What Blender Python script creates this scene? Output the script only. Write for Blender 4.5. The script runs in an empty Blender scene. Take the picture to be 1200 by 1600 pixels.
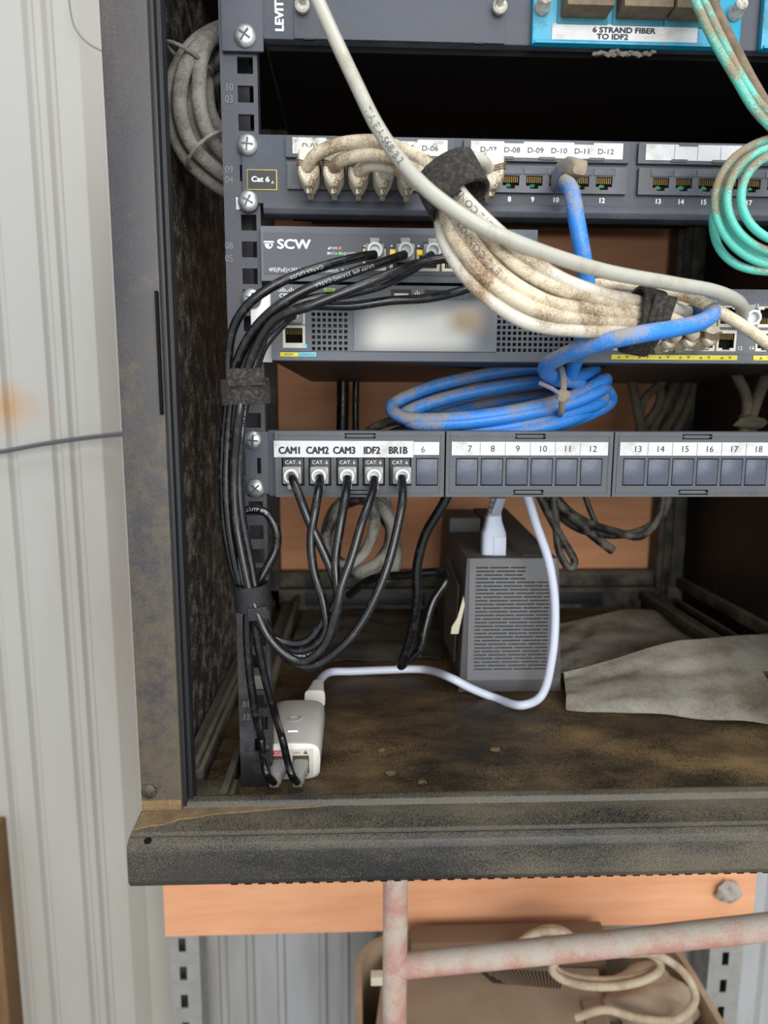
import bpy, bmesh, math, random
from mathutils import Vector, Matrix, noise
random.seed(7)
S = bpy.context.scene
COL = S.collection
# ---------------------------------------------------------------- camera, world, lights
FPX, CAMD = 1067.0, 455.0                       # focal length in px of 1200x1600, camera distance to the rack plane (mm)
def _basis(pitch=8.7, yaw=2.2, roll=0.25):
    p, y, r = map(math.radians, (pitch, yaw, roll))
    f = Vector((math.sin(y)*math.cos(p), math.cos(y)*math.cos(p), -math.sin(p)))
    r0 = Vector((math.cos(y), -math.sin(y), 0)); u0 = r0.cross(f)
    return f, r0*math.cos(r)+u0*math.sin(r), -r0*math.sin(r)+u0*math.cos(r)
CF, CR, CU = _basis()
CP = Vector((0, -CAMD, 0))
cam = bpy.data.cameras.new('camera'); camo = bpy.data.objects.new('camera', cam); COL.objects.link(camo)
cam.sensor_fit = 'VERTICAL'; cam.sensor_height = 36; cam.sensor_width = 27
cam.lens = 36*FPX/1600; cam.clip_start = .01; cam.clip_end = 50
m = Matrix((CR, CU, -CF)).transposed().to_4x4(); m.translation = CP*.001
camo.matrix_world = m; S.camera = camo
cam.dof.use_dof = True; cam.dof.focus_distance = .45; cam.dof.aperture_fstop = 8.0
S.view_settings.view_transform = 'Standard'; S.view_settings.look = 'None'
S.view_settings.gamma = 1; S.view_settings.use_curve_mapping = False; S.view_settings.exposure = 0.0
w = bpy.data.worlds.new('world'); S.world = w; w.use_nodes = True
bg = w.node_tree.nodes['Background']; bg.inputs[0].default_value = (.86, .93, 1, 1); bg.inputs[1].default_value = .80
def area(name, loc, target, size, power, col):
    l = bpy.data.lights.new(name, 'AREA'); l.shape = 'RECTANGLE'; l.size, l.size_y = size; l.energy = power; l.color = col
    o = bpy.data.objects.new(name, l); COL.objects.link(o); o.location = loc
    o.rotation_euler = (Vector(target)-Vector(loc)).to_track_quat('-Z', 'Y').to_euler(); return o
area('front_daylight', (.55, -2.7, .6), (0.1, 0, -.1), (2.4, 1.7), 84, (1, .98, .95))  # unseen source of frontal daylight, set low to reach plywood and inner panel
area('overhead_light', (.5, -1.2, 2.4), (.2, .1, -.2), (1.6, 1.2), 34, (.92, .96, 1))  # soft area lamp from above, its source unseen

pi = math.pi
# ---------------------------------------------------------------- pixel helpers (everything in mm)
def ray(x, y): return CF + CR*((x-600)/FPX) - CU*((y-800)/FPX)
def P(x, y, Y=0.0):
    d = ray(x, y); return CP + d*((Y+CAMD)/d.y)
def PZ(x, y, z):
    d = ray(x, y); return CP + d*(z/d.z)
def X(x, y, Y=0): return P(x, y, Y).x
def Z(y, Y=0, x=700): return P(x, y, Y).z

# ---------------------------------------------------------------- materials
def srgb(r, g, b):
    f = lambda c: (c/255/12.92) if c/255 <= .04045 else ((c/255+.055)/1.055)**2.4
    return (f(r), f(g), f(b), 1)
MATS = {}
def mat(name, base, rough=.5, metal=0, dust=None, amount=.35, scale=60, soft=.12, up=0, bump=0, bscale=900, trans=0, emit=0, stretch=None, spec=.5, second=None, samount=.3, sscale=20, grain=.35):
    if name in MATS: return MATS[name]
    M = bpy.data.materials.new(name); M.use_nodes = True; nt = M.node_tree; N = nt.nodes; L = nt.links
    b = N['Principled BSDF']; b.inputs['Roughness'].default_value = rough; b.inputs['Metallic'].default_value = metal
    b.inputs['Specular IOR Level'].default_value = spec
    if trans: b.inputs['Transmission Weight'].default_value = trans
    tc = N.new('ShaderNodeTexCoord'); vec = tc.outputs['Object']
    if stretch:
        mp = N.new('ShaderNodeMapping'); mp.inputs['Scale'].default_value = stretch; L.new(vec, mp.inputs[0]); vec = mp.outputs[0]
    rgb = N.new('ShaderNodeRGB'); rgb.outputs[0].default_value = srgb(*base); col = rgb.outputs[0]
    def layer(col, c2, amount, scale, soft, up=0):
        n = N.new('ShaderNodeTexNoise'); n.inputs['Scale'].default_value = scale; n.inputs['Detail'].default_value = 9; n.inputs['Roughness'].default_value = .65
        L.new(vec, n.inputs['Vector'])
        n2 = N.new('ShaderNodeTexNoise'); n2.inputs['Scale'].default_value = max(scale*12, 1300); n2.inputs['Detail'].default_value = 3; L.new(tc.outputs['Object'], n2.inputs['Vector'])
        gm = N.new('ShaderNodeMath'); gm.operation = 'MULTIPLY_ADD'; L.new(n2.outputs[0], gm.inputs[0]); gm.inputs[1].default_value = grain; L.new(n.outputs[0], gm.inputs[2])
        gs = N.new('ShaderNodeMath'); gs.operation = 'SUBTRACT'; L.new(gm.outputs[0], gs.inputs[0]); gs.inputs[1].default_value = grain*.5; fac = gs.outputs[0]
        if up:
            g = N.new('ShaderNodeNewGeometry'); sx = N.new('ShaderNodeSeparateXYZ'); L.new(g.outputs['Normal'], sx.inputs[0])
            ma = N.new('ShaderNodeMath'); ma.operation = 'MULTIPLY_ADD'; L.new(sx.outputs[2], ma.inputs[0]); ma.inputs[1].default_value = up; L.new(fac, ma.inputs[2]); fac = ma.outputs[0]
        t = .5+(.5-amount)*.5
        r = N.new('ShaderNodeMapRange'); r.inputs['From Min'].default_value = t-soft; r.inputs['From Max'].default_value = t+soft; L.new(fac, r.inputs[0])
        mx = N.new('ShaderNodeMix'); mx.data_type = 'RGBA'; L.new(r.outputs[0], mx.inputs[0]); L.new(col, mx.inputs[6]); mx.inputs[7].default_value = srgb(*c2)
        return mx.outputs[2], r.outputs[0]
    if second: col, _ = layer(col, second, samount, sscale, .15)
    if dust:
        col, f = layer(col, dust, amount, scale, soft, up)
        rr = N.new('ShaderNodeMapRange'); rr.inputs['To Min'].default_value = rough; rr.inputs['To Max'].default_value = .95
        L.new(f, rr.inputs[0]); L.new(rr.outputs[0], b.inputs['Roughness'])
    L.new(col, b.inputs['Base Color'])
    if emit: L.new(col, b.inputs['Emission Color']); b.inputs['Emission Strength'].default_value = emit
    if bump:
        n = N.new('ShaderNodeTexNoise'); n.inputs['Scale'].default_value = bscale; n.inputs['Detail'].default_value = 4; L.new(tc.outputs['Object'], n.inputs['Vector'])
        bp = N.new('ShaderNodeBump'); bp.inputs['Strength'].default_value = bump; bp.inputs['Distance'].default_value = .0006; L.new(n.outputs[0], bp.inputs['Height']); L.new(bp.outputs[0], b.inputs['Normal'])
    MATS[name] = M; return M
DUST = (150, 142, 128)
m_wall = mat('painted_sheet_metal', (176, 174, 168), .5, 0, (158, 149, 134), .25, 3, .2, bump=.15, bscale=120, stretch=(1, 1, .25), grain=.1)
m_wallR = mat('weathered_sheet_metal', (176, 178, 180), .5, 0, (140, 134, 126), .35, 10, .2, bump=.15, bscale=120, stretch=(1, 1, .15), grain=.1)
m_ply = mat('plywood', (238, 178, 136), .7, 0, (212, 142, 98), .38, 9, .25, bump=.1, stretch=(.5, 1, 4), grain=.1)
m_strut = mat('galvanised_strut', (165, 166, 164), .5, .3, (140, 136, 128), .3, 40, .2)
m_cab = mat('cabinet_paint', (52, 51, 56), .42, 0, (98, 90, 78), .28, 14, .2, bump=.25, bscale=1500, stretch=(1, 1, .3), grain=.6)
m_cabdust = mat('cabinet_paint_dusty', (24, 24, 25), .4, 0, (112, 102, 82), .27, 11, .2, up=.08, bump=.25, bscale=1500, stretch=(.5, 1, 1.6), grain=.7, second=(60, 57, 52), samount=.42, sscale=16)
m_cabin = mat('cabinet_inside_speckled', (66, 62, 57), .6, 0, (172, 165, 150), .30, 60, .07, bump=.5, bscale=700, second=(34, 32, 30), samount=.5, sscale=8, grain=1.0)
m_cabright = mat('cabinet_inside_black', (17, 16, 16), .5, 0, (60, 56, 50), .16, 45, .10)
m_frame = mat('black_frame_dusty', (30, 30, 31), .5, 0, (112, 104, 90), .42, 30, .16, up=.20, bump=.4, bscale=500, grain=.6)
m_floor = mat('dirty_floor_panel', (32, 27, 21), .55, 0, (146, 118, 76), .31, 11, .16, bump=.5, bscale=300, stretch=(.7, 1.3, 1), second=(74, 60, 42), samount=.45, sscale=34, grain=.7)
m_mud = mat('caked_tan_dust', (130, 106, 74), .95, 0, (84, 68, 48), .42, 60, .2, bump=.8, bscale=400, grain=.6)
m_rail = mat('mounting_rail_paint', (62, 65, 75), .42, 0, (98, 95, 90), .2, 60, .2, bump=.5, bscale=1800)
m_gear = mat('slate_powder_coat', (68, 73, 85), .42, 0, (100, 98, 96), .2, 45, .22, bump=.5, bscale=2200)
m_gear2 = mat('switch_face_grey', (92, 98, 108), .42, 0, (120, 116, 110), .2, 40, .22, bump=.5, bscale=2400)
m_inset = mat('switch_label_panel', (72, 76, 84), .45, bump=.3, bscale=2400)
m_plast = mat('panel_plastic', (66, 71, 80), .38, 0, (100, 98, 94), .22, 60, .2, bump=.2, bscale=1500)
m_shut = mat('port_shutter', (62, 70, 88), .28, 0, (88, 88, 96), .25, 60, .2)
m_edge = mat('panel_recess_dark', (30, 31, 34), .5)
m_black = mat('void_black', (5, 5, 5), .8, spec=.2)
m_white = mat('printed_label_white', (206, 207, 209), .55, 0, (172, 165, 150), .18, 60, .15)
m_whitedirty = mat('printed_label_speckled', (204, 204, 200), .55, 0, (140, 130, 112), .3, 160, .08)
m_ink = mat('ink_dark', (24, 25, 28), .6)
m_inkg = mat('ink_grey', (84, 86, 90), .6)
m_pw = mat('print_white', (226, 228, 230), .5)
m_pg = mat('print_faint_grey', (112, 116, 124), .5)
m_zinc = mat('zinc_screw', (190, 194, 194), .28, .85, (150, 146, 134), .25, 200, .2)
m_slot = mat('screw_recess', (70, 78, 84), .4, .6)
m_inkl = mat('print_light_grey', (176, 178, 180), .5)
m_gold = mat('contact_gold', (96, 78, 42), .4, .7)
m_pcb = mat('green_contact_base', (30, 110, 84), .5)
m_teal = mat('turquoise_plastic', (0, 150, 186), .35, 0, (90, 120, 125), .18, 90, .15)
m_tealdk = mat('turquoise_recess', (20, 110, 128), .5)
m_dusty = mat('dust_coated_brown', (128, 112, 92), .9, 0, (90, 78, 62), .35, 100, .2, bump=.8, bscale=500)
m_port = mat('cream_shielded_port', (206, 200, 184), .5)
m_yel = mat('yellow_marking', (216, 205, 50), .5)
m_blu = mat('pale_blue_marking', (120, 200, 215), .5)
m_grn = mat('green_led', (20, 170, 70), .4, emit=.7)
m_org = mat('orange_mark', (225, 110, 70), .5)
m_amb = mat('amber_led', (240, 190, 20), .4, emit=.6)
m_wled = mat('white_led', (235, 238, 255), .4, emit=1.2)
m_clear = mat('clear_plug_plastic', (190, 190, 186), .25, 0, (150, 146, 138), .3, 300, .2, trans=.35)
m_blk = mat('black_cable_jacket', (15, 15, 17), .24, 0, (60, 58, 54), .12, 160, .15, spec=.6)
m_blkd = mat('black_cable_dusty', (24, 24, 25), .4, 0, (120, 114, 104), .34, 60, .14, up=.08)
m_blkw = mat('black_cable_white_dust', (30, 30, 31), .5, 0, (176, 172, 162), .5, 26, .08, up=.06, grain=.5, stretch=(1, 1, .5))
m_wht = mat('white_cable_dirty', (214, 209, 198), .42, 0, (146, 116, 80), .27, 42, .10, second=(198, 186, 162), samount=.4, sscale=30, bump=.3, bscale=700, grain=.4)
m_wbrn = mat('white_cable_caked', (216, 202, 176), .55, 0, (122, 96, 66), .36, 42, .12, bump=.5, bscale=600, grain=.5)
m_boot = mat('cream_plug_boot', (226, 216, 192), .5, 0, (122, 96, 68), .34, 70, .08, bump=.3, grain=.6)
m_gry = mat('pale_grey_cable', (178, 176, 163), .36, 0, (146, 134, 108), .18, 60, .14)
m_blue = mat('blue_cable', (48, 132, 220), .38, 0, (150, 144, 134), .40, 30, .06, up=.10, bump=.5, bscale=600, grain=.5)
m_blued = mat('blue_cable_grey_dust', (60, 116, 180), .6, 0, (150, 136, 116), .7, 30, .12, up=.06, bump=.8, bscale=600)
m_aqua = mat('aqua_fibre_jacket', (92, 204, 186), .4, 0, (146, 128, 104), .47, 26, .06, up=.10, bump=.3, grain=.5)
m_gdust = mat('grey_dust_cable', (146, 142, 134), .9, 0, (78, 74, 68), .33, 50, .15, bump=1, bscale=500, grain=.6)
m_beige = mat('dusty_beige_cable', (110, 102, 84), .8, 0, (70, 62, 50), .4, 60, .2, bump=.5)
m_cord = mat('white_power_cord', (222, 230, 248), .38)
m_vel = mat('black_velcro', (40, 38, 37), .95, 0, (96, 88, 76), .28, 500, .15, bump=1.5, bscale=1500)
m_velb = mat('glossy_black_strap', (26, 26, 28), .4, bump=1.2, bscale=1600)
m_ups = mat('ups_plastic', (112, 115, 121), .5, 0, (128, 122, 112), .25, 30, .2, up=.06, bump=.3)
m_upsd = mat('ups_plastic_dark', (76, 77, 80), .5, 0, (104, 98, 90), .3, 30, .2, up=.12, bump=.3)
m_inj = mat('injector_plastic', (216, 210, 204), .4, 0, (194, 182, 164), .2, 25, .25)
m_injw = mat('injector_front_white', (236, 232, 224), .4)
m_red = mat('red_pill_mark', (205, 30, 70), .5)
m_paper = mat('dusty_grey_sheet', (164, 159, 147), .85, 0, (100, 88, 68), .36, 12, .14, bump=1, bscale=160, grain=.6, second=(132, 126, 114), samount=.45, sscale=30)
m_cream = mat('cream_paper_scrap', (208, 200, 176), .7)
m_brownp = mat('brown_card', (88, 76, 62), .85, 0, (60, 50, 42), .4, 30, .2)
m_pipe = mat('rusty_painted_pipe', (176, 124, 114), .65, 0, (184, 176, 162), .46, 24, .12, up=.13, bump=.8, bscale=400, second=(184, 140, 100), samount=.25, sscale=16, grain=.6)
m_tan = mat('tan_dust_box', (158, 142, 122), .95, 0, (136, 118, 98), .4, 20, .3, bump=.8, bscale=600, grain=.5)
m_tub = mat('dusty_tub_plastic', (170, 152, 128), .6, 0, (140, 120, 96), .4, 16, .2, up=.1)
m_crmc = mat('cream_cord', (186, 170, 146), .7, 0, (140, 118, 94), .35, 40, .15, bump=.5)
m_foam = mat('grey_foam_lump', (176, 170, 160), .95, 0, (130, 122, 112), .4, 200, .2, bump=2, bscale=300)
m_stud = mat('brown_wood_stud', (128, 98, 62), .75, 0, (90, 66, 40), .4, 8, .25, stretch=(5, 1, .6))
m_wire = mat('thin_wire', (112, 100, 88), .6)

# ---------------------------------------------------------------- mesh helpers
ORG = {}
class MB:
    def __init__(s): s.bm = bmesh.new()
    def _bevel(s, vs, bev, seg=2):
        if bev:
            es = {e for v in vs for e in v.link_edges}
            bmesh.ops.bevel(s.bm, geom=list(es), offset=bev, segments=seg, affect='EDGES', profile=.6, clamp_overlap=True)
    def box(s, x0, x1, y0, y1, z0, z1, bev=0, M=None):
        x0, x1 = sorted((x0, x1)); y0, y1 = sorted((y0, y1)); z0, z1 = sorted((z0, z1))
        c = [(x0,y0,z0),(x1,y0,z0),(x1,y1,z0),(x0,y1,z0),(x0,y0,z1),(x1,y0,z1),(x1,y1,z1),(x0,y1,z1)]
        v = [s.bm.verts.new((M @ Vector(p)) if M else p) for p in c]
        for f in ((3,2,1,0),(4,5,6,7),(0,1,5,4),(1,2,6,5),(2,3,7,6),(3,0,4,7)): s.bm.faces.new([v[i] for i in f])
        s._bevel(v, bev); return s
    def hexa(s, pts, bev=0):          # 8 corners: bottom ring, top ring
        v = [s.bm.verts.new(p) for p in pts]
        for f in ((3,2,1,0),(4,5,6,7),(0,1,5,4),(1,2,6,5),(2,3,7,6),(3,0,4,7)): s.bm.faces.new([v[i] for i in f])
        s._bevel(v, bev); return s
    def prism(s, poly, y0, y1, bev=0):   # poly in (x,z)
        a = [s.bm.verts.new((x, y0, z)) for x, z in poly]; b = [s.bm.verts.new((x, y1, z)) for x, z in poly]; n = len(poly)
        s.bm.faces.new(a); s.bm.faces.new(b[::-1])
        for i in range(n): s.bm.faces.new((a[i], b[i], b[(i+1) % n], a[(i+1) % n]))
        s._bevel(a+b, bev); return s
    def extr_x(s, prof, x0, x1, bev=0):    # prof in (y,z)
        a = [s.bm.verts.new((x0, y, z)) for y, z in prof]; b = [s.bm.verts.new((x1, y, z)) for y, z in prof]; n = len(prof)
        s.bm.faces.new(a); s.bm.faces.new(b[::-1])
        for i in range(n): s.bm.faces.new((a[i], b[i], b[(i+1) % n], a[(i+1) % n]))
        s._bevel(a+b, bev); return s
    def plate(s, x0, x1, z0, z1, y0, y1, holes):      # plate with rectangular through-holes
        r = lambda v: round(v, 3)
        x0, x1, z0, z1 = r(x0), r(x1), r(min(z0, z1)), r(max(z0, z1))
        H = [(r(max(x0, min(a, b))), r(min(x1, max(a, b))), r(max(z0, min(c, d))), r(min(z1, max(c, d)))) for a, b, c, d in holes]
        H = [h for h in H if h[1]-h[0] > .05 and h[3]-h[2] > .05]
        xs = sorted({x0, x1} | {h[0] for h in H} | {h[1] for h in H}); zs = sorted({z0, z1} | {h[2] for h in H} | {h[3] for h in H})
        def solid(i, j):
            if i < 0 or j < 0 or i >= len(xs)-1 or j >= len(zs)-1: return False
            cx, cz = (xs[i]+xs[i+1])/2, (zs[j]+zs[j+1])/2
            return not any(h[0] < cx < h[1] and h[2] < cz < h[3] for h in H)
        V = {}
        def v(i, j, k):
            if (i, j, k) not in V: V[i, j, k] = s.bm.verts.new((xs[i], (y0, y1)[k], zs[j]))
            return V[i, j, k]
        for i in range(len(xs)-1):
            for j in range(len(zs)-1):
                if not solid(i, j): continue
                s.bm.faces.new((v(i,j,0), v(i+1,j,0), v(i+1,j+1,0), v(i,j+1,0))); s.bm.faces.new((v(i,j,1), v(i,j+1,1), v(i+1,j+1,1), v(i+1,j,1)))
                if not solid(i-1, j): s.bm.faces.new((v(i,j,0), v(i,j+1,0), v(i,j+1,1), v(i,j,1)))
                if not solid(i+1, j): s.bm.faces.new((v(i+1,j,0), v(i+1,j,1), v(i+1,j+1,1), v(i+1,j+1,0)))
                if not solid(i, j-1): s.bm.faces.new((v(i,j,0), v(i,j,1), v(i+1,j,1), v(i+1,j,0)))
                if not solid(i, j+1): s.bm.faces.new((v(i,j+1,0), v(i+1,j+1,0), v(i+1,j+1,1), v(i,j+1,1)))
        return s
    def rings(s, rings, cap=True):
        vs = [[s.bm.verts.new(p) for p in r] for r in rings]; n = len(vs[0])
        for a, b in zip(vs, vs[1:]):
            for i in range(n): s.bm.faces.new((a[i], a[(i+1) % n], b[(i+1) % n], b[i]))
        if cap: s.bm.faces.new(vs[0][::-1]); s.bm.faces.new(vs[-1])
        return s
    def tube(s, path, r, n=12, closed=False):
        pts, fr = frames(path); R_ = []
        for i, p in enumerate(pts):
            a, b = fr[i]; rr = r(i/(len(pts)-1)) if callable(r) else r
            R_.append([p+(a*math.cos(t)+b*math.sin(t))*rr for t in [2*math.pi*k/n for k in range(n)]])
        return s.rings(R_)
    def lathe(s, c, axis, prof, n=20):     # prof: (dist along axis, radius)
        ax = Vector(axis).normalized(); a = ax.orthogonal().normalized(); b = ax.cross(a); c = Vector(c)
        return s.rings([[c+ax*d+(a*math.cos(t)+b*math.sin(t))*max(r, .01) for t in [2*math.pi*k/n for k in range(n)]] for d, r in prof])
    def loft(s, secs, bevn=4):            # secs: (centre, xdir, zdir, halfwidth, halfheight)  rounded rectangles
        R_ = []
        for c, xd, zd, hw, hh in secs:
            ring = []
            for k in range(20):
                t = 2*math.pi*k/20; e = .45
                cx, sz = math.cos(t), math.sin(t)
                ring.append(Vector(c)+Vector(xd)*hw*math.copysign(abs(cx)**e, cx)+Vector(zd)*hh*math.copysign(abs(sz)**e, sz))
            R_.append(ring)
        return s.rings(R_)
    def blob(s, c, rx, ry, rz, n=3, amp=.25, seed=0):
        g = bmesh.ops.create_icosphere(s.bm, subdivisions=n, radius=1)
        for v in g['verts']:
            k = 1+amp*noise.noise(v.co*1.7+Vector((seed, seed*2, 0))); v.co = Vector(c)+Vector((v.co.x*rx, v.co.y*ry, v.co.z*rz))*k
        return s
    def build(s, name, mt, parent=None, label=None, cat=None, group=None, kind=None, sharp=38):
        bmesh.ops.recalc_face_normals(s.bm, faces=s.bm.faces[:])
        return link(s.bm, name, mt, parent, label, cat, group, kind, sharp)
def tag(o, label=None, cat=None, group=None, kind=None):
    if label: o['label'] = label
    if cat: o['category'] = cat
    if group: o['group'] = group
    if kind: o['kind'] = kind
    return o
def link(bm, name, mt, parent=None, label=None, cat=None, group=None, kind=None, sharp=38):
    vs = [v.co for v in bm.verts]
    lo = Vector((min(v.x for v in vs), min(v.y for v in vs), min(v.z for v in vs))); hi = Vector((max(v.x for v in vs), max(v.y for v in vs), max(v.z for v in vs)))
    org = Vector(((lo.x+hi.x)/2, (lo.y+hi.y)/2, lo.z))
    for v in bm.verts: v.co = (v.co-org)*.001
    me = bpy.data.meshes.new(name); bm.to_mesh(me); bm.free()
    me.shade_smooth(); me.set_sharp_from_angle(angle=math.radians(sharp)); me.materials.append(mt)
    o = bpy.data.objects.new(name, me); COL.objects.link(o); ORG[o.name] = org
    if parent: o.parent = parent; o.location = (org-ORG[parent.name])*.001
    else: o.location = org*.001
    return tag(o, label, cat, group, kind)
def thing(name, label, cat, loc, group=None, kind=None):
    o = bpy.data.objects.new(name, None); COL.objects.link(o); o.empty_display_size = .01
    ORG[o.name] = Vector(loc); o.location = Vector(loc)*.001; return tag(o, label, cat, group, kind)
def spline(pts, step=3.0):
    pts = [Vector(p) for p in pts]
    if len(pts) == 2: 
        n = max(2, int((pts[1]-pts[0]).length/step)); return [pts[0].lerp(pts[1], i/n) for i in range(n+1)]
    q = [pts[0]*2-pts[1]]+pts+[pts[-1]*2-pts[-2]]; out = []
    for i in range(1, len(q)-2):
        p0, p1, p2, p3 = q[i-1:i+3]
        d01, d12, d23 = [max(1e-3, (b-a).length)**.5 for a, b in ((p0, p1), (p1, p2), (p2, p3))]
        m1 = (p2-p1)+((p1-p0)/d01-(p2-p0)/(d01+d12))*d12; m2 = (p2-p1)+((p3-p2)/d23-(p3-p1)/(d12+d23))*d12
        n = max(2, int((p2-p1).length/step))
        for k in range(n):
            t = k/n; t2, t3 = t*t, t*t*t
            out.append(p1*(2*t3-3*t2+1)+m1*(t3-2*t2+t)+p2*(-2*t3+3*t2)+m2*(t3-t2))
    out.append(pts[-1]); return out
def frames(pts):
    n = len(pts); T = [(pts[min(i+1, n-1)]-pts[max(i-1, 0)]).normalized() for i in range(n)]
    a = T[0].orthogonal().normalized(); fr = []
    for i in range(n):
        a = (a-T[i]*a.dot(T[i])).normalized(); fr.append((a, T[i].cross(a)))
    return pts, fr
_tcache = {}
def glyphs(s, h, bold=0, narrow=1.0):       # list of verts (x,y) and faces, centred, cap height h (mm)
    k = (s, h, bold, narrow)
    if k in _tcache: return _tcache[k]
    cu = bpy.data.curves.new('t', 'FONT'); cu.body = s; cu.size = 1; cu.align_x = 'CENTER'; cu.align_y = 'CENTER'; cu.offset = bold; cu.resolution_u = 3
    to = bpy.data.objects.new('t', cu); COL.objects.link(to); bpy.context.view_layer.update()
    me = bpy.data.meshes.new_from_object(to.evaluated_get(bpy.context.evaluated_depsgraph_get()))
    vs = [v.co.copy() for v in me.vertices]; fs = [tuple(p.vertices) for p in me.polygons]
    bpy.data.objects.remove(to); bpy.data.curves.remove(cu); bpy.data.meshes.remove(me)
    ys = [v.y for v in vs]; mid = (min(ys)+max(ys))/2; k2 = h/.69
    vs = [(v.x*k2*narrow, (v.y-mid)*k2) for v in vs]; _tcache[k] = (vs, fs); return vs, fs
def text(s, h, c, mt, parent, bold=0, narrow=1.0, xd=(1, 0, 0), zd=(0, 0, 1), name='lettering', th=.12):
    vs, fs = glyphs(s, h, 0, narrow); bm = bmesh.new(); xd = Vector(xd).normalized(); zd = Vector(zd).normalized(); nd = xd.cross(zd)
    c = Vector(c)
    for k, (dx, dz) in enumerate(((0, 0), (.07, 0), (-.07, .0), (0, .05), (0, -.05)) if bold > 0 else ((0, 0),)):     # heavier strokes
        V = [bm.verts.new(c+xd*(x+dx*h)+zd*(z+dz*h)+nd*(th+k*.012)) for x, z in vs]
        for f in fs:
            try: bm.faces.new([V[i] for i in f])
            except ValueError: pass
    return link(bm, name, mt, parent)
def wraptext(path, r, s, start, h, mt, parent, flip=False, narrow=1.0, ang=0.0, bold=0):
    vs, fs = glyphs(s, h, bold, narrow); cum = [0]
    for a, b in zip(path, path[1:]): cum.append(cum[-1]+(b-a).length)
    bm = bmesh.new(); V = []; x0 = min(v[0] for v in vs)
    for x, z in vs:
        d = start+(x-x0)
        if flip: d = start-(x-x0)
        d = max(.01, min(cum[-1]-.01, d)); i = next(j for j in range(len(cum)-1) if cum[j+1] >= d)
        p = path[i].lerp(path[i+1], (d-cum[i])/(cum[i+1]-cum[i]))
        i0 = max(0, i-1); T = (path[min(len(path)-1, i+2)]-path[i0]).normalized()
        toC = (CP-p); nrm = (toC-T*toC.dot(T)).normalized(); side = nrm.cross(T)
        if flip: side = -side
        th = z/r+ang
        V.append(bm.verts.new(p+(nrm*math.cos(th)+side*math.sin(th))*(r+.12)))
    for f in fs:
        try: bm.faces.new([V[i] for i in f])
        except ValueError: pass
    return link(bm, 'printed_text', mt, parent)
def cable(name, label, cat, pts, r, mt, group=None, root=None, part='jacket', step=3.0, n=12):
    path = spline([P(*p) if not isinstance(p, Vector) else p for p in pts], step)
    if root is None: root = thing(name, label, cat, path[0], group)
    MB().tube(path, r, n).build(part, mt, root); return root, path
def simple_cable(name, label, cat, pts, r, mt, group=None, step=4.0):
    path = spline([P(*p) if not isinstance(p, Vector) else p for p in pts], step)
    return MB().tube(path, r, 10).build(name, mt, None, label, cat, group)
def screw(parent, px, py, Y, r=6.2, ang=0.0):
    c = P(px, py, Y)
    o = MB().lathe(c, (0, -1, 0), [(0, r), (1.2, r), (2.4, r*.82), (3.1, r*.5), (3.3, .01)], 24).build('screw', m_zinc, parent)
    b = MB(); M = Matrix.Translation(c) @ Matrix.Rotation(ang, 4, 'Y')
    b.box(-r*.58, r*.58, -3.55, -2.2, -.55, .55, 0, M); b.box(-.55, .55, -3.56, -2.2, -r*.58, r*.58, 0, M); b.build('cross_recess', m_slot, o)

# ================================================================ THE SETTING
YW = 540.0
def wall():
    prof = [(-2400, 0)]
    def groove(c, wd=9, d=5): prof.extend([(c-wd, 0), (c-wd*.4, d), (c+wd*.4, d), (c+wd, 0)])
    xs = [X(v, 1600, YW) for v in (-310, -240, -180, 67-17, 94-5, 150, 174)]
    for i in (-900, -860, -700, -660): groove(i)
    for x in xs[3:]: groove(x, 7.5, 8)
    a, b = X(212, 1600, YW), X(262, 1600, YW)
    prof.extend([(a, 0), (a+20, 22), (b+6, 22), (b+10, 14)])
    for v in (350, 392, 440, 505, 540, 585, 640): x = X(v, 1600, YW); prof.extend([(x-8, 14), (x-4, 7), (x+4, 7), (x+8, 14)])
    prof.extend([(X(1130, 1600, YW), 14), (X(1136, 1600, YW), 6), (X(1180, 1600, YW), 6), (X(1186, 1600, YW), 0), (1400, 0)])
    return prof
pr = wall(); half = X(262, 1600, YW)
def sheet(name, pr, mt):
    bm = bmesh.new(); zz = (-1500, 1500); F = []
    for dy in (0, 2):
        F.append([[bm.verts.new((x, YW+d+dy, z)) for z in zz] for x, d in pr])
    for k, g in enumerate(F):
        for a, b in zip(g, g[1:]): bm.faces.new((a[0], b[0], b[1], a[1]))
    return link(bm, name, mt, kind='structure', sharp=20)
wl = sheet('wall_left', [p for p in pr if p[0] <= half+7], m_wall)
wr = sheet('wall_back', [(half+6, 14)]+[p for p in pr if p[0] > half+7], m_wallR)
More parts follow.
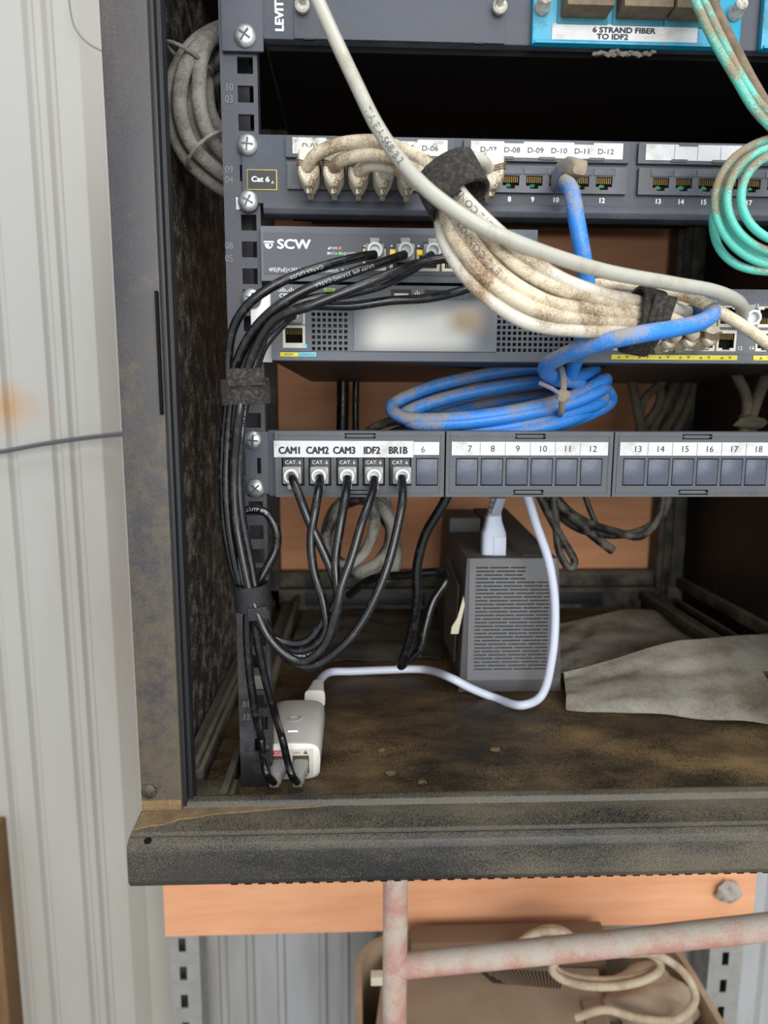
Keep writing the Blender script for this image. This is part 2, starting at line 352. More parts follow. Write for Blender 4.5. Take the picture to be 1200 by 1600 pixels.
# rust stain on the sheet: added to the wall's own material around one leak mark
def tint_patch(M, c, sc, colr, ns=14, top=.75):
    nt = M.node_tree; N, L = nt.nodes, nt.links; b = N['Principled BSDF']; src = b.inputs['Base Color'].links[0].from_socket
    g = N.new('ShaderNodeNewGeometry'); mp = N.new('ShaderNodeMapping'); mp.vector_type = 'POINT'
    mp.inputs['Location'].default_value = [-c[i]*sc[i] for i in range(3)]; mp.inputs['Scale'].default_value = sc; L.new(g.outputs['Position'], mp.inputs[0])
    ln = N.new('ShaderNodeVectorMath'); ln.operation = 'LENGTH'; L.new(mp.outputs[0], ln.inputs[0])
    n = N.new('ShaderNodeTexNoise'); n.inputs['Scale'].default_value = ns; n.inputs['Detail'].default_value = 12; n.inputs['Roughness'].default_value = .75 if ns > 20 else .5; L.new(g.outputs['Position'], n.inputs['Vector'])
    ad = N.new('ShaderNodeMath'); ad.operation = 'MULTIPLY_ADD'; L.new(n.outputs[0], ad.inputs[0]); ad.inputs[1].default_value = 1.0 if ns < 20 else 3.0; L.new(ln.outputs['Value'], ad.inputs[2])
    r = N.new('ShaderNodeMapRange'); r.inputs['From Min'].default_value = 1.5 if ns < 20 else 2.1; r.inputs['From Max'].default_value = .6 if ns < 20 else 1.5; r.inputs['To Max'].default_value = top; L.new(ad.outputs[0], r.inputs[0])
    mx = N.new('ShaderNodeMix'); mx.data_type = 'RGBA'; L.new(r.outputs[0], mx.inputs[0]); L.new(src, mx.inputs[6]); mx.inputs[7].default_value = srgb(*colr); L.new(mx.outputs[2], b.inputs['Base Color'])
c = P(8, 640, YW)*.001; tint_patch(m_wall, c, (14, 1, 22), (186, 138, 84))
tint_patch(m_cab, (-.122, -.06, -.26), (1, 1, 2.2), (96, 84, 62), 90, .62); tint_patch(m_rail, (-.07, 0, -.27), (1, 1, 3.2), (30, 27, 24), 45, .9)  # stile: settled dust; rail: dirt plus the shade low down put into the colour
MB().box(-2400, 1400, -1500, YW+5, -1510, -1500).build('floor', mat('concrete', (120, 114, 106), .9), kind='structure')
a = X(-150, 1600, 515); MB().box(a, X(24, 1600, 515), 500, 538, -1500, P(0, 1290, 515).z, 1).build('trim_1', m_stud, kind='structure')

# plywood backboard, struts
zb = P(600, 1449, 470).z; YB = 462
MB().box(X(257, 1440, YB), X(1176, 1440, YB), YB, YB+15, zb, 420, 1).build('plywood_board', m_ply, None, 'orange plywood backboard fixed behind the black cabinet, showing below its sill', 'plywood board')
c = P(1138, 1393, YB-8)
b = MB(); b.blob(c, 17, 10, 16, 3, .5, 3); b.build('foam_lump', m_foam, None, 'rough grey lump of foam stuck to the right end of the plywood board', 'foam')
def strut(px0, px1, label, flangepx, hx):
    Y = YB+17; x0, x1 = X(px0, 1500, Y), X(px1, 1500, Y); o = thing('slotted_strut', label, 'metal strut', (x0, Y, -1500), 'slotted metal struts under the plywood')
    holes = []; z = -700
    c = X(hx, 1500, Y)
    z0 = P(285, 1477, Y).z
    for i in range(-16, 22): zz = z0-i*48.5; holes.append((c-5, c+6, zz-12, zz+12))
    MB().plate(x0, x1, -1500, zb+120, Y, Y+2.5, holes).build('slotted_face', m_strut, o)
    b = MB()
    for xx in (x0, x1-2.5): b.box(xx, xx+2.5, Y+2.5, Y+42, -1500, zb+120)
    b.box(x0+2.5, x1-2.5, Y+38, Y+40, -1500, zb+120); b.build('side_flange', m_strut, o)
strut(266, 312, 'slotted metal strut under the left end of the plywood board', 308, 285)
strut(1108, 1160, 'slotted metal strut under the right end of the plywood board', 1095, 1133)

# ================================================================ CABINET
FZ = -268.0; LX, RX = -128.0, 441.0; TOPZ = 330.0
cabr = thing('network_cabinet', 'open black steel network cabinet with dusty sill and speckled side panel', 'cabinet', (150, 180, FZ))
MB().box(LX-4, LX, -50, 455, FZ-14, TOPZ).build('side_panel', m_cabin, cabr)
MB().box(RX, RX+4, -50, 455, FZ-14, TOPZ).build('side_panel', m_cabright, cabr)
MB().box(LX-4, RX+4, -50, 455, TOPZ, TOPZ+4).build('top_panel', m_frame, cabr)
# floor with slight dents
bm = bmesh.new(); nx, ny = 90, 70; G = []
for j in range(ny+1):
    G.append([bm.verts.new((LX+(RX-LX)*i/nx, -46+(455+46)*j/ny, FZ+.8*noise.noise(Vector((i*.12, j*.12, 0))))) for i in range(nx+1)])
for j in range(ny):
    for i in range(nx): bm.faces.new((G[j][i], G[j][i+1], G[j+1][i+1], G[j+1][i]))
B2 = [bm.verts.new((x, y, FZ-6)) for x, y in ((LX, -46), (RX, -46), (RX, 455), (LX, 455))]; bm.faces.new(B2[::-1])
link(bm, 'floor_panel', m_floor, cabr)
# front stile
sx0, sx1 = -133.5, -108.5
b = MB(); b.box(sx0, sx1, -62, -50, -246.5, TOPZ, 1.5); b.build('front_stile', m_cab, cabr)
b = MB(); b.box(sx1-.5, sx1+2.2, -59, -44, -246, TOPZ, .6); b.box(sx1+2.2, sx1+4.0, -55, -46, -246, TOPZ, .6); b.box(sx1+4.0, sx1+5.0, -56, -46, -246, TOPZ, .4); b.build('door_gasket', m_edge, cabr)
b = MB(); b.box(X(244, 520, -64), X(249, 520, -64), -64.5, -56, Z(648, -62, 250), Z(455, -62, 250), .5); b.build('hinge_strip', m_black, cabr)
MB().lathe(P(233, 1236, -62), (0, -1, 0), [(0, 5), (1.2, 4.6), (2, 3), (2.2, .01)], 16).build('rivet', m_cabdust, cabr)
b = MB(); b.box(sx0+.3, sx1-.3, -62.6, -60, -246, -239, .5); b.build('dust_band', m_mud, cabr)
MB().box(sx1+530, sx1+562, -62, -50, -246.5, TOPZ, 1.5).build('front_stile', m_cab, cabr)
# sill
prof = [(-50, FZ-4), (-50, -243.5), (-53, -242.5), (-58, -243), (-59.5, -246.5), (-82, -247.2), (-84, -249), (-86, -247.8), (-90, -250), (-91, -254), (-91, -273), (-88, -277.5), (-74, -281.5), (-20, -282), (-20, -279), (-46, FZ-6)]
b = MB(); b.extr_x(prof, -133.5, RX+12, .6); b.build('bottom_sill', m_cabdust, cabr)
b = MB()
wp = [(-133, -60), (-18, -60), (-32, -61.5), (-52, -62.5), (-70, -65), (-88, -66.5), (-100, -70), (-108, -71), (-116, -76), (-124, -77), (-133, -80.5)]
lo_ = [b.bm.verts.new((x, y, -247.6)) for x, y in wp]; hi_ = [b.bm.verts.new((x*.995-.6, y+.4, -246.2)) for x, y in wp]
b.bm.faces.new(lo_[::-1]); b.bm.faces.new(hi_)
for i in range(len(wp)): k_ = (i+1) % len(wp); b.bm.faces.new((lo_[i], lo_[k_], hi_[k_], hi_[i]))
b.build('dust_band', m_mud, cabr)
MB().lathe(P(231, 1314, -88), (0, -.3, 1), [(0, 2.2), (.5, 2.2)], 12).build('sill_hole', m_black, cabr)
b = MB()
for i in range(62):
    x = -75+i*8.0; b.hexa([(x, -88.2, -277.9), (x+4, -88.2, -277.9), (x+5, -75, -281.7), (x+1, -75, -281.7), (x, -88.4, -277.2), (x+4, -88.4, -277.2), (x+5, -75.2, -281.0), (x+1, -75.2, -281.0)])
b.build('vent_slots', m_black, cabr)
MB().box(LX-4, RX+4, -20, 455, FZ-14, FZ-7).build('base_pan', m_frame, cabr)
# inner threshold strips
b = MB(); b.box(-108, RX, -50, -42, -262, -250, 1); b.box(-108, RX, -42, -36, -268, -258, 1); b.build('inner_threshold', m_frame, cabr)
# left floor details
b = MB(); b.box(LX+1, -110, 0, 440, FZ, -254, 1.2); b.box(-117, -113, 0, 440, -254, -248, 1); b.build('side_base_rail', m_frame, cabr)
b = MB(); b.box(-123, -84, -34, -6, FZ-.2, -258, 1.2); b.box(-92, -87, -34, 30, FZ, -252, .8); b.build('corner_bracket', m_cabdust, cabr)
b = MB(); b.box(-99, -80, 110, 432, FZ, -256, 1); b.box(-82, -77, 110, 432, -257, -246, .8); b.build('depth_channel', m_frame, cabr)
b = MB(); b.box(384, 408, 40, 432, FZ, -252, 1); b.box(380, 385, 40, 432, -254, -244, .8); b.build('depth_channel', m_frame, cabr)
b = MB(); b.box(432, 441, 0, 440, -240, -226, 1); b.box(428, 434, 0, 440, -262, -254, 1); b.build('side_base_rail', m_frame, cabr)
# rear frame
b = MB(); b.box(LX, RX, 430, 452, FZ, -240, 1); b.box(LX, RX, 436, 452, -238, -218, 1); b.build('rear_bottom_rail', m_frame, cabr)
b = MB(); b.box(-70, 90, 428.5, 431, -262, -246, .8); b.box(130, 330, 428.5, 431, -262, -246, .8); b.build('rear_rail_inset', m_edge, cabr)
b = MB(); b.box(402, 420, 428, 452, FZ, TOPZ, 1); b.box(424, 441, 434, 452, FZ, TOPZ, 1); b.box(409, 414, 425, 428, FZ, TOPZ, .5); b.build('rear_post', m_frame, cabr)
b = MB(); b.box(LX, -104, 430, 452, FZ, TOPZ, 1); b.build('rear_post', m_frame, cabr)
b = MB(); b.box(LX, RX, 432, 452, P(900, 345, 440).z, TOPZ, 1); b.build('rear_top_panel', m_frame, cabr)
# mounting rail with square holes
RL, RR, RZT, RZB = -83.5, -61.0, 300.0, -268.0
z0 = 160.1; U = 45.45
hz = []
k = 3
while k > -10:
    t = z0+U*k
    for d in (0, 16.2, 32.5): hz.append(t-d)
    k -= 1
hz = [z for z in hz if RZB+20 < z < RZT-8]
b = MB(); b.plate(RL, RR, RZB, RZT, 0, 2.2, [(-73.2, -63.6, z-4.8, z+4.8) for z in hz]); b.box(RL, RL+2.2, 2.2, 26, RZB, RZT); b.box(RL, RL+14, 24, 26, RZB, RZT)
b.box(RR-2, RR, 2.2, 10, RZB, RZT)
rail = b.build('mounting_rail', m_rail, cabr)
for py, s in ((136, '10'), (155, '03'), (265, '09'), (281, '04'), (384, '08'), (404, '05'), (745, '06'), (822, '4')):
    text(s, 4.2, P(358 if py < 700 else 382, py, -.3), m_pg, rail, narrow=.85)
for py, s in ((1025, 'L'), (1100, '01'), (1120, '12')): text(s, 4.2, P(385, py, -.3), m_pg, rail, narrow=.85)
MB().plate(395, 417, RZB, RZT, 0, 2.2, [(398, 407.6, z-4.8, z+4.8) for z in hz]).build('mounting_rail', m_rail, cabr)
c = P(372, 318, -.2); MB().box(c.x-1.2, c.x+1.2, -.5, 0, c.z-3.6, c.z+3.6).build('white_tag', m_white, rail)
b = MB(); c = P(404, 1066, -2); b.box(c.x-4.5, c.x+4.5, -3, 6, c.z-5, c.z+5, .8); b.build('cage_nut', mat('nut_grey', (120, 118, 112), .5, .3), cabr)

# ================================================================ FIBRE ENCLOSURE (top)
EB = P(800, 79, -4).z; enc = thing('fiber_enclosure', 'slate rack fiber enclosure at the top with white side lettering and turquoise plates', 'fiber enclosure', (160, 100, EB))
b = MB(); b.box(X(410, 70, -4), 398, -4, 400, EB+3, 290, 2.5); b.build('housing', m_gear, enc)
b = MB(); b.box(X(412, 70, -4)+2, 396, 2, 400, EB-.5, EB+3.5, 0); b.build('underside', m_black, enc)
b = MB(); x0 = X(345, 40, -4); b.box(x0, X(412, 70, -4), -4, -1.6, P(380, 80, -4).z, 290, 2); b.build('mounting_ear', m_gear, enc)
screw(enc, 383, 57, -4, 6.6, .6); screw(enc, 383, -60, -4, 6.6)
text('LEVITON', 4.9, P(436, 9, -4.2), m_pw, enc, .01, .98, xd=(0, 0, 1), zd=(-1, 0, 0))
b = MB(); zb_ = P(700, 66, -5).z; b.box(X(459, 40, -5), X(789, 40, -5), -5.2, -3, zb_, 270, .5); b.build('blank_plate', m_gear, enc)
b = MB(); 
for px in (480, 745): b.box(X(px, 62, -5)-2, X(px, 62, -5)+4, -5.6, -4, zb_-.6, zb_+.3)
b.build('plate_notch', m_edge, enc)
m_plg = mat('white_plunger', (205, 200, 190), .5, 0, (110, 96, 80), .35, 300, .12)
for px, py in ((473, 14), (779, 16)):
    c = P(px, py, -5); MB().lathe(c, (0, -1, 0), [(0, 3), (3, 3), (3, 4.3), (5, 4.3), (6, 3.2), (6, .01)], 18).lathe(P(px+1, py-8, -9), (0, -1, .25), [(0, 2.4), (6, 2.2), (7, .01)], 14).build('push_rivet', m_plg, enc)
def fibreplate(cx0, cx1, first):
    Yp = -8; z1 = 280; zbp = P(930, 72, Yp).z
    x0, x1 = X(cx0, 40, Yp), X(cx1, 40, Yp)
    b = MB(); b.box(x0, x1, -9, -3.5, zbp, z1, 2.2); b.box(x0+1.5, x1-1.5, -10.2, -8.5, zbp+.2, zbp+2.2, .5); o = b.build('adapter_plate', m_teal, enc)
    if first:
        for i, (a, c2) in enumerate(((878, 950), (965, 1040), (1045, 1110))):
            ax0, ax1 = X(a, 10, -12), X(c2, 10, -12); zz = P(930, 36, -12).z
            MB().box(ax0-2, ax1+1, -10, -8, zz, z1-8, .3).build('adapter_recess', m_tealdk, o)
            MB().box(ax0, ax1, -24, -9, P(930, 14, -20).z, z1-10, .8).build('fiber_adapter', m_dusty, o)
        lb = MB().box(X(862, 52, -9), X(1089, 52, -9), -9.7, -8.8, P(930, 64, -9).z, P(930, 39, -9).z).build('paper_label', m_white, o)
        text('6 STRAND FIBER', 2.9, P(975, 47.5, -9.8), m_ink, lb, .01, 1.25); text('TO IDF2', 2.9, P(957, 57.5, -9.8), m_ink, lb, .01, 1.25)
        for px, py in ((847, 13), (1147, 22)):
            MB().lathe(P(px, py, -9), (0, -1, .15), [(0, 4.6), (2, 4.6), (4, 4), (9, 3.6), (10, 2.6), (10, .01)], 18).build('push_rivet', m_plg, o)
fibreplate(831, 1158, True); fibreplate(1190, 1500, False)
b = MB()
for i in range(22): b.blob((X(930+i*4.2, 84, -5), -5-random.random()*2, P(930, 83, -5).z+random.uniform(-1.2, 1.2)), 2.2, 1.2, 1.4, 1, .5, i)
b.build('dust_clump', mat('dust_fluff', (112, 106, 98), .95), enc)

# ================================================================ UPPER PATCH PANEL
ZT, ZB_ = P(900, 219, -3).z, P(900, 341, -3).z
up = thing('patch_panel', 'slate 24-port patch panel with D-07 to D-12 label strip and white plugs', 'patch panel', (160, 10, ZB_))
b = MB(); b.box(X(378, 270, -3), 403, -3, 0, ZB_+6, ZT, .8); b.extr_x([(-3, ZB_+8), (-5, ZB_+3), (-3, ZB_), (6, ZB_-1), (6, ZB_+1), (0, ZB_+8)], X(412, 330, -3), 396, .4); b.build('faceplate', m_gear, up)
b = MB(); b.box(X(447, 270, -3), 385, 0, 45, ZB_+8, ZT-2); b.build('rear_body', m_edge, up)
for px, py, an in ((387, 227, .1), (388, 315, .5)): screw(up, px, py, -3, 6.3, an)
c0, c1 = P(386, 297, -3.4), P(433, 265, -3.4)
bd = MB().box(c0.x, c1.x, -3.7, -2.8, c0.z, c1.z, .6).build('cat_badge', mat('badge_gold', (170, 150, 70), .45, .3), up)
MB().box(c0.x+.7, c1.x-.7, -3.95, -3.6, c0.z+.7, c1.z-.7).build('badge_face', m_edge, bd)
text('Cat 6', 3.0, P(407, 280, -4), m_pw, bd, .02, 1.15); text('A', 1.8, P(426, 285, -4), m_pw, bd)
gx = [X(v, 270, -3) for v in (447, 723, 993)]; gw = X(980, 270, -3)-gx[1]; gp = (gx[2]-gx[0])/2; gx = [gx[0]+gp*i for i in range(4)]
zl0, zl1 = P(850, 251, -5).z, P(850, 222, -5).z; zp0, zp1 = P(850, 301, -5).z, P(850, 262, -5).z
for g in range(4):
    x0 = gx[g]; w_ = min(gw, gp-5)
    h = MB().box(x0, x0+w_, -6, -2.8, zl0-1, zl1+.8, .6).build('label_holder', m_plast, up)
    lm = m_white if g == 2 else m_whitedirty if g == 0 else m_white
    st = MB().box(x0+4.5, x0+w_-4.5, -6.5, -5.8, zl0+1, zl1-.5).build('label_strip', lm, h)
    b = MB()
    for fx in (.30, .72): b.box(x0+w_*fx-6, x0+w_*fx+6, -6.9, -6.3, zl1-1.4, zl1+.2)
    for fx in (.25, .5, .8): b.box(x0+w_*fx-5, x0+w_*fx+5, -6.9, -6.3, zl0, zl0+1.6)
    b.build('strip_clip', m_plast, h)
    pit = (w_-16)/6; px0 = x0+8
    if g < 2:
        for i in range(6): text('D-%02d' % (g*6+i+1), 3.0, (px0+pit*(i+.5), -6.6, (zl0+zl1)/2), m_ink, st, 0, 1.15)
    else:
        b = MB()
        for i in range(1, 6): b.box(px0+pit*i-.12, px0+pit*i+.12, -6.6, -6.4, zl0+1.5, zl1-1)
        b.build('divider_line', m_inkg, st)
    fr = [(px0+pit*(i+.5)-5.2, px0+pit*(i+.5)+5.2, zp0+3.5, zp1-5.2) for i in range(6)]+[(px0+pit*(i+.5)-2.6, px0+pit*(i+.5)+2.6, zp0+1.8, zp0+3.6) for i in range(6)]
    md = MB().plate(x0+1, x0+w_-1, zp0-.5, zp1+.5, -6.2, -3, fr)
    for i in range(6): md.box(px0+pit*i+.5, px0+pit*(i+1)-.5, -6.8, -6.1, zp1-4.6, zp1-.3, .3)
    md = md.build('jack_module', m_plast, up)
    for i in range(6):
        cx = px0+pit*(i+.5)
        j = MB().box(cx-5.6, cx+5.6, -3.2, -2.95, zp0+1.5, zp1-5).build('jack_cavity', m_black, up)
        b = MB()
        for q in range(8): b.box(cx-4.2+q*1.2-.25, cx-4.2+q*1.2+.25, -5.4, -3.1, zp1-9.2, zp1-5.5)
        b.build('contact', m_gold, j)
        MB().blob((cx-1, -4, zp0+4.2), 2.2, 1, 1.4, 1, .5, i+g*7).build('contact_base', m_pcb, j)
        text(str(g*6+i+1), 2.9, (cx, -3.2, P(850, 312, -3).z), m_pw, up, .02)
def PX(i):  # centre x of port i (1..) on the upper panel
    g, k = divmod(i-1, 6); w_ = min(gw, gp-5); return gx[g]+8+(w_-16)/6*(k+.5)

# ================================================================ LOWER PATCH PANEL
YL = -12
LZ1, LZ0 = P(900, 674, YL).z, P(900, 777, YL).z
lp = thing('patch_panel', 'dark grey patch panel with CAM1 to BR1B label and blank shutters below the blue coil', 'patch panel', (160, 10, LZ0))
ex0 = X(383, 720, -3)
b = MB(); b.box(ex0, X(424, 720, -3), -3, 0, LZ0+1, LZ1-1, .6); b.box(X(420, 720, -3), 400, -4, 2, LZ0, LZ1, .6); b.build('faceplate', m_gear, lp)
MB().box(X(430, 720, 0), 385, 0, 22, LZ0+4, LZ1-4).build('rear_body', m_edge, lp)
MB().box(X(405, 727, -3)-1.2, X(405, 727, -3)+1.2, -3.3, -2.5, Z(740, -3), Z(716, -3)).build('ear_slot', m_black, lp)
screw(lp, 396, 688, -3, 6.0, .1); screw(lp, 400, 763, -3, 6.0, .75)
mx0, mx1, mx2 = [X(v, 720, YL) for v in (430, 697, 959)]; mp_ = mx2-mx1
mstart = [mx0, mx1, mx2, mx2+mp_]; mw = [mx1-mx0-1.2, mp_-1, mp_-1, mp_-3]
zs0, zs1 = P(850, 759, YL).z, P(850, 716, YL).z; zl0, zl1 = P(850, 711, YL).z, P(850, 691, YL).z
LPX = []
for g in range(4):
    x0, w_ = mstart[g], mw[g]; pxs = [x0+w_/2+ (i-2.5)*16.45 for i in range(6)]
    if g == 0: pxs = [X(v, 740, YL) for v in (458, 500, 543, 584, 625, 667)]
    LPX += pxs
    holes = [(c-7.3, c+7.3, zs0, zs1) for c in pxs]+[(x0+w_/2-10, x0+w_/2+10, LZ1-5, LZ1-1.6), (x0+w_/2-10, x0+w_/2+10, LZ0+1.6, LZ0+5)]
    md = MB().plate(x0, x0+w_, LZ0+.3, LZ1-.3, YL, -4, holes)
    for (a_, b_) in ((x0+2.2, x0+w_-2.2),):      # raised border lines
        md.box(a_, b_, YL-.4, YL+.2, LZ1-3.4, LZ1-2.9); md.box(a_, b_, YL-.4, YL+.2, LZ0+2.6, LZ0+3.1)
        md.box(a_, a_+.5, YL-.4, YL+.2, LZ0+3, LZ1-3); md.box(b_-.5, b_, YL-.4, YL+.2, LZ0+3, LZ1-3)
    md = md.build('jack_module', m_plast, lp)
    for zc in (LZ1-3.3, LZ0+3.3): MB().box(x0+w_/2-8.6, x0+w_/2+8.6, YL+.6, YL+2, zc-1.1, zc+.9, .3).build('release_tab', m_gear2, md)
    if g == 0:
        a_, b_ = X(428, 702, YL-1), X(646, 702, YL-1)
        st = MB().box(a_, b_, YL-1, YL-.1, zl0-1.6, zl1+.6).build('label_strip', m_white, md)
        for px, s in ((453, 'CAM1'), (496, 'CAM2'), (538, 'CAM3'), (581, 'IDF2'), (622, 'BR1B')): text(s, 4.4, P(px, 703.5, YL-1.1), m_ink, st, .01, .86)
        st = MB().box(b_+.2, x0+w_-3.5, YL-.8, YL-.1, zl0, zl1).build('label_strip', m_white, md); text('6', 4.0, P(661, 702, YL-.9), m_inkg, st)
    else:
        st = MB().box(x0+3.5, x0+w_-3.5, YL-.8, YL-.1, zl0-.2, zl1+.2).build('label_strip', m_white, md)
        for i, c in enumerate(pxs):
            text(str(g*6+i+1), 4.0, (c+1.5 if i == 0 else c, YL-.9, (zl0+zl1)/2), m_ink, st, 0)
            if i:
                q = c-8.2; MB().box(q-.12, q+.12, YL-.95, YL-.7, zl0, zl1).build('divider_line', m_inkg, st)
    for i, c in enumerate(pxs):
        if g == 0 and i < 5:
            j = MB().box(c-6.6, c+6.6, YL+1.4, -4, zs0+.5, zs1-.4, .3).build('jack', m_edge, lp)
            text('CAT. 6', 2.3, (c, YL+1.2, zs1-3.0), m_pw, j, 0, 1.05)
        else:
            MB().box(c-6.9, c+6.9, YL-.3, -4, zs0+.7, zs1-.6, .5).build('port_shutter', m_shut, lp)

# ================================================================ SMALL POE SWITCH
YS = -6
sz1, sz0 = P(620, 356, YS).z, P(620, 441, YS).z
sx0_, sx1_ = X(408, 400, YS), X(839, 400, YS)
sw = thing('poe_switch', 'small grey PoE switch with SCW lettering resting on the wide switch', 'network switch', ((sx0_+sx1_)/2, 60, sz0))
scol = [585, 629, 672, 707, 772]
ph = [(X(a, 405, YS), X(c_, 405, YS), P(620, 424, YS).z, P(620, 388, YS).z) for a, c_ in ((566, 604), (608, 647), (650, 688), (690, 727), (737, 775), (779, 815))]
b = MB(); b.plate(sx0_, sx1_, sz0, sz1, YS, YS+6, ph); b.box(sx0_, sx1_, YS+6, 120, sz0, sz1, 0); b.build('case', m_gear2, sw)
x0, x1 = X(413, 400, YS), X(818, 400, YS)
b = MB(); b.plate(x0, x1, P(620, 430, YS).z, P(620, 366, YS).z, YS-.5, YS+.5, [(h_[0]-.2, h_[1]+.2, h_[2]-.2, h_[3]+.2) for h_ in ph]); b.build('front_label', m_inset, sw)
text('SCW', 5.4, P(459, 381.5, YS-.7), m_pw, sw, .012, 1.2)
c = P(420, 382, YS-.7); b = MB(); b.prism([(c.x-3.4, c.z+1.1), (c.x-3, c.z+2.1), (c.x+3, c.z+2.1), (c.x+3.4, c.z+1.1)], c.y, c.y+.2); b.prism([(c.x+2.6*math.cos(t), c.z+.6+3.2*math.sin(t)) for t in [-k_*pi/10 for k_ in range(11)]], c.y, c.y+.2); o = b.build('dome_logo', m_pw, sw); MB().lathe((c.x+.8, c.y, c.z-.5), (0, -1, 0), [(0, .8), (.15, .8)], 12).build('logo_lens', m_inset, o)
text('4FE(PoE)+2FE Unmanaged Switch, PoE', 2.4, P(483, 423, YS-.6), m_pw, sw, 0, .92)
text('PWR', 1.7, P(521, 388, YS-.6), m_pw, sw); text('DATA', 1.7, P(519, 396, YS-.6), m_pw, sw); text('10/100M', 2.0, P(546, 396.5, YS-.6), m_pw, sw)
def disc(px, py, Y, r, mt, par, nm): MB().lathe(P(px, py, Y), (0, -1, 0), [(0, r), (.4, r*.9)], 12).build(nm, mt, par)
disc(531, 388, YS-.5, 1.1, m_org, sw, 'power_mark'); disc(531, 396, YS-.5, 1.1, m_grn, sw, 'data_mark')
def tri(px, py, Y, s, upw, mt, par):
    c = P(px, py, Y); k = s if upw else -s
    MB().prism([(c.x-s, c.z-k*.7), (c.x+s, c.z-k*.7), (c.x, c.z+k*.8)], c.y-.15, c.y).build('arrow_mark', mt, par)
tri(514, 388, YS-.5, .9, True, m_pw, sw); tri(514, 396, YS-.5, .9, False, m_pw, sw)
for i, h_ in enumerate(ph):
    cx = (h_[0]+h_[1])/2; zb0, zb1 = h_[2], h_[3]
    j = MB().plate(h_[0]+.3, h_[1]-.3, zb0+.3, zb1-.3, YS+.2, YS+5, [(cx-5.4, cx+5.4, zb0+2.2, zb1-4.2), (cx-2.6, cx+2.6, zb1-4.3, zb1-1.2)]).build('port', m_port, sw)
    MB().box(cx-6, cx+6, YS+4, YS+5.5, zb0+1, zb1-1).build('port_cavity', m_black, j)
    b = MB()
    for q in range(8): b.box(cx-4.2+q*1.2-.25, cx-4.2+q*1.2+.25, YS+1, YS+4, zb0+2.4, zb0+5)
    b.build('contact', m_gold, j)
    MB().box(h_[0]+.8, h_[0]+4, YS-.3, YS+.4, zb1-3.6, zb1-1.2, .2).build('link_led', m_amb if i < 3 else m_yel, j)
    if i < 4: text(str(i+1), 1.7, (cx, YS-.6, zb0-1.8), m_inkg, sw)
for px in (570, 598, 612, 640, 654, 681, 695): tri(px, 384, YS-.5, .9, px in (570, 612, 654, 695), m_pw, sw)

# ================================================================ WIDE SWITCH (1U)
YC = -16
cz1, cz0 = P(700, 447, YC).z, P(700, 565, YC).z; cx0, cx1 = X(424, 500, YC), 396
cs = thing('rack_switch', 'wide slate rack switch with perforated grilles, two usb sockets and yellow port marks', 'network switch', (160, 80, cz0))
cols = [X(v, 530, YC) for v in (974, 1006, 1038, 1070, 1102, 1135)]; step_ = cols[1]-cols[0]
cols2 = [X(1196, 530, YC)+i*step_ for i in range(6)]; cols3 = [cols2[-1]+16+i*step_ for i in range(3)]
zr = [(P(900, 506, YC).z, P(900, 479, YC).z), (P(900, 544, YC).z, P(900, 517, YC).z)]
pholes = [(c-5.6, c+5.6, a_, b_) for c in cols+cols2+cols3 for a_, b_ in zr]
gr1 = [(486, 553), (776, 906)]
gh = []
for a_, b_ in gr1:
    xa, xb = X(a_, 510, YC), X(b_, 510, YC); n = int((xb-xa)/3.35)
    for i in range(n):
        for j in range(8):
            zz = P(700, 484+j*8.9, YC).z; xx = xa+1.5+i*3.35; gh.append((xx-1.05, xx+1.05, zz-1.05, zz+1.05))
usb = [(X(a_, 460, YC), X(b_, 460, YC), P(700, 467, YC).z, P(700, 453, YC).z) for a_, b_ in ((611, 643), (663, 695))]
mg = [(X(444, 500, YC), X(474, 500, YC), P(460, 541, YC).z, P(460, 511, YC).z), (X(444, 500, YC), X(474, 500, YC), P(460, 504, YC).z, P(460, 486, YC).z)]
b = MB(); b.plate(cx0, cx1, cz0, cz1, YC, YC+3, pholes+gh+usb+mg); b.extr_x([(YC-.8, cz0+.2), (YC-.8, cz0+5.3), (YC, cz0+6), (YC, cz0-.2)], cx0, cx1); b.build('front_bezel', m_gear2, cs)
b = MB(); b.box(cx0+.2, cx1-.2, YC+7, 345, cz0, cz1); b.build('case', m_edge, cs)
b = MB(); b.plate(cx0, cx1, cz0, cz1, YC+3, YC+7, [(cx0+2, cx1-2, cz0+2, cz1-2)]); b.build('bezel_rim', m_gear2, cs)
b = MB(); b.box(X(392, 500, -2), X(424, 500, -2), -2.6, -.4, Z(566, -2, 400), Z(455, -2, 400), .4); b.build('mounting_ear', mat('ear_white_metal', (214, 216, 212), .4, .2), cs)
screw(cs, 393, 467, -3, 6.2, .4)
for a_, b_ in gr1: MB().box(X(a_, 510, YC)-1, X(b_, 510, YC)+1, YC+6, YC+7.1, P(700, 552, YC).z, P(700, 480, YC).z).build('grille_backing', m_cabin, cs)
b = MB()
i = 0; x = X(905, 458, YC)
while x < cx1-8: z_ = P(900, 465, YC).z; b.hexa([(x, YC-.25, z_), (x+.7, YC-.25, z_), (x+.7, YC, z_), (x, YC, z_), (x+3.5, YC-.25, z_+5), (x+4.2, YC-.25, z_+5), (x+4.2, YC, z_+5), (x+3.5, YC, z_+5)]); x += 3.1
b.build('hatched_band', m_pg, cs)
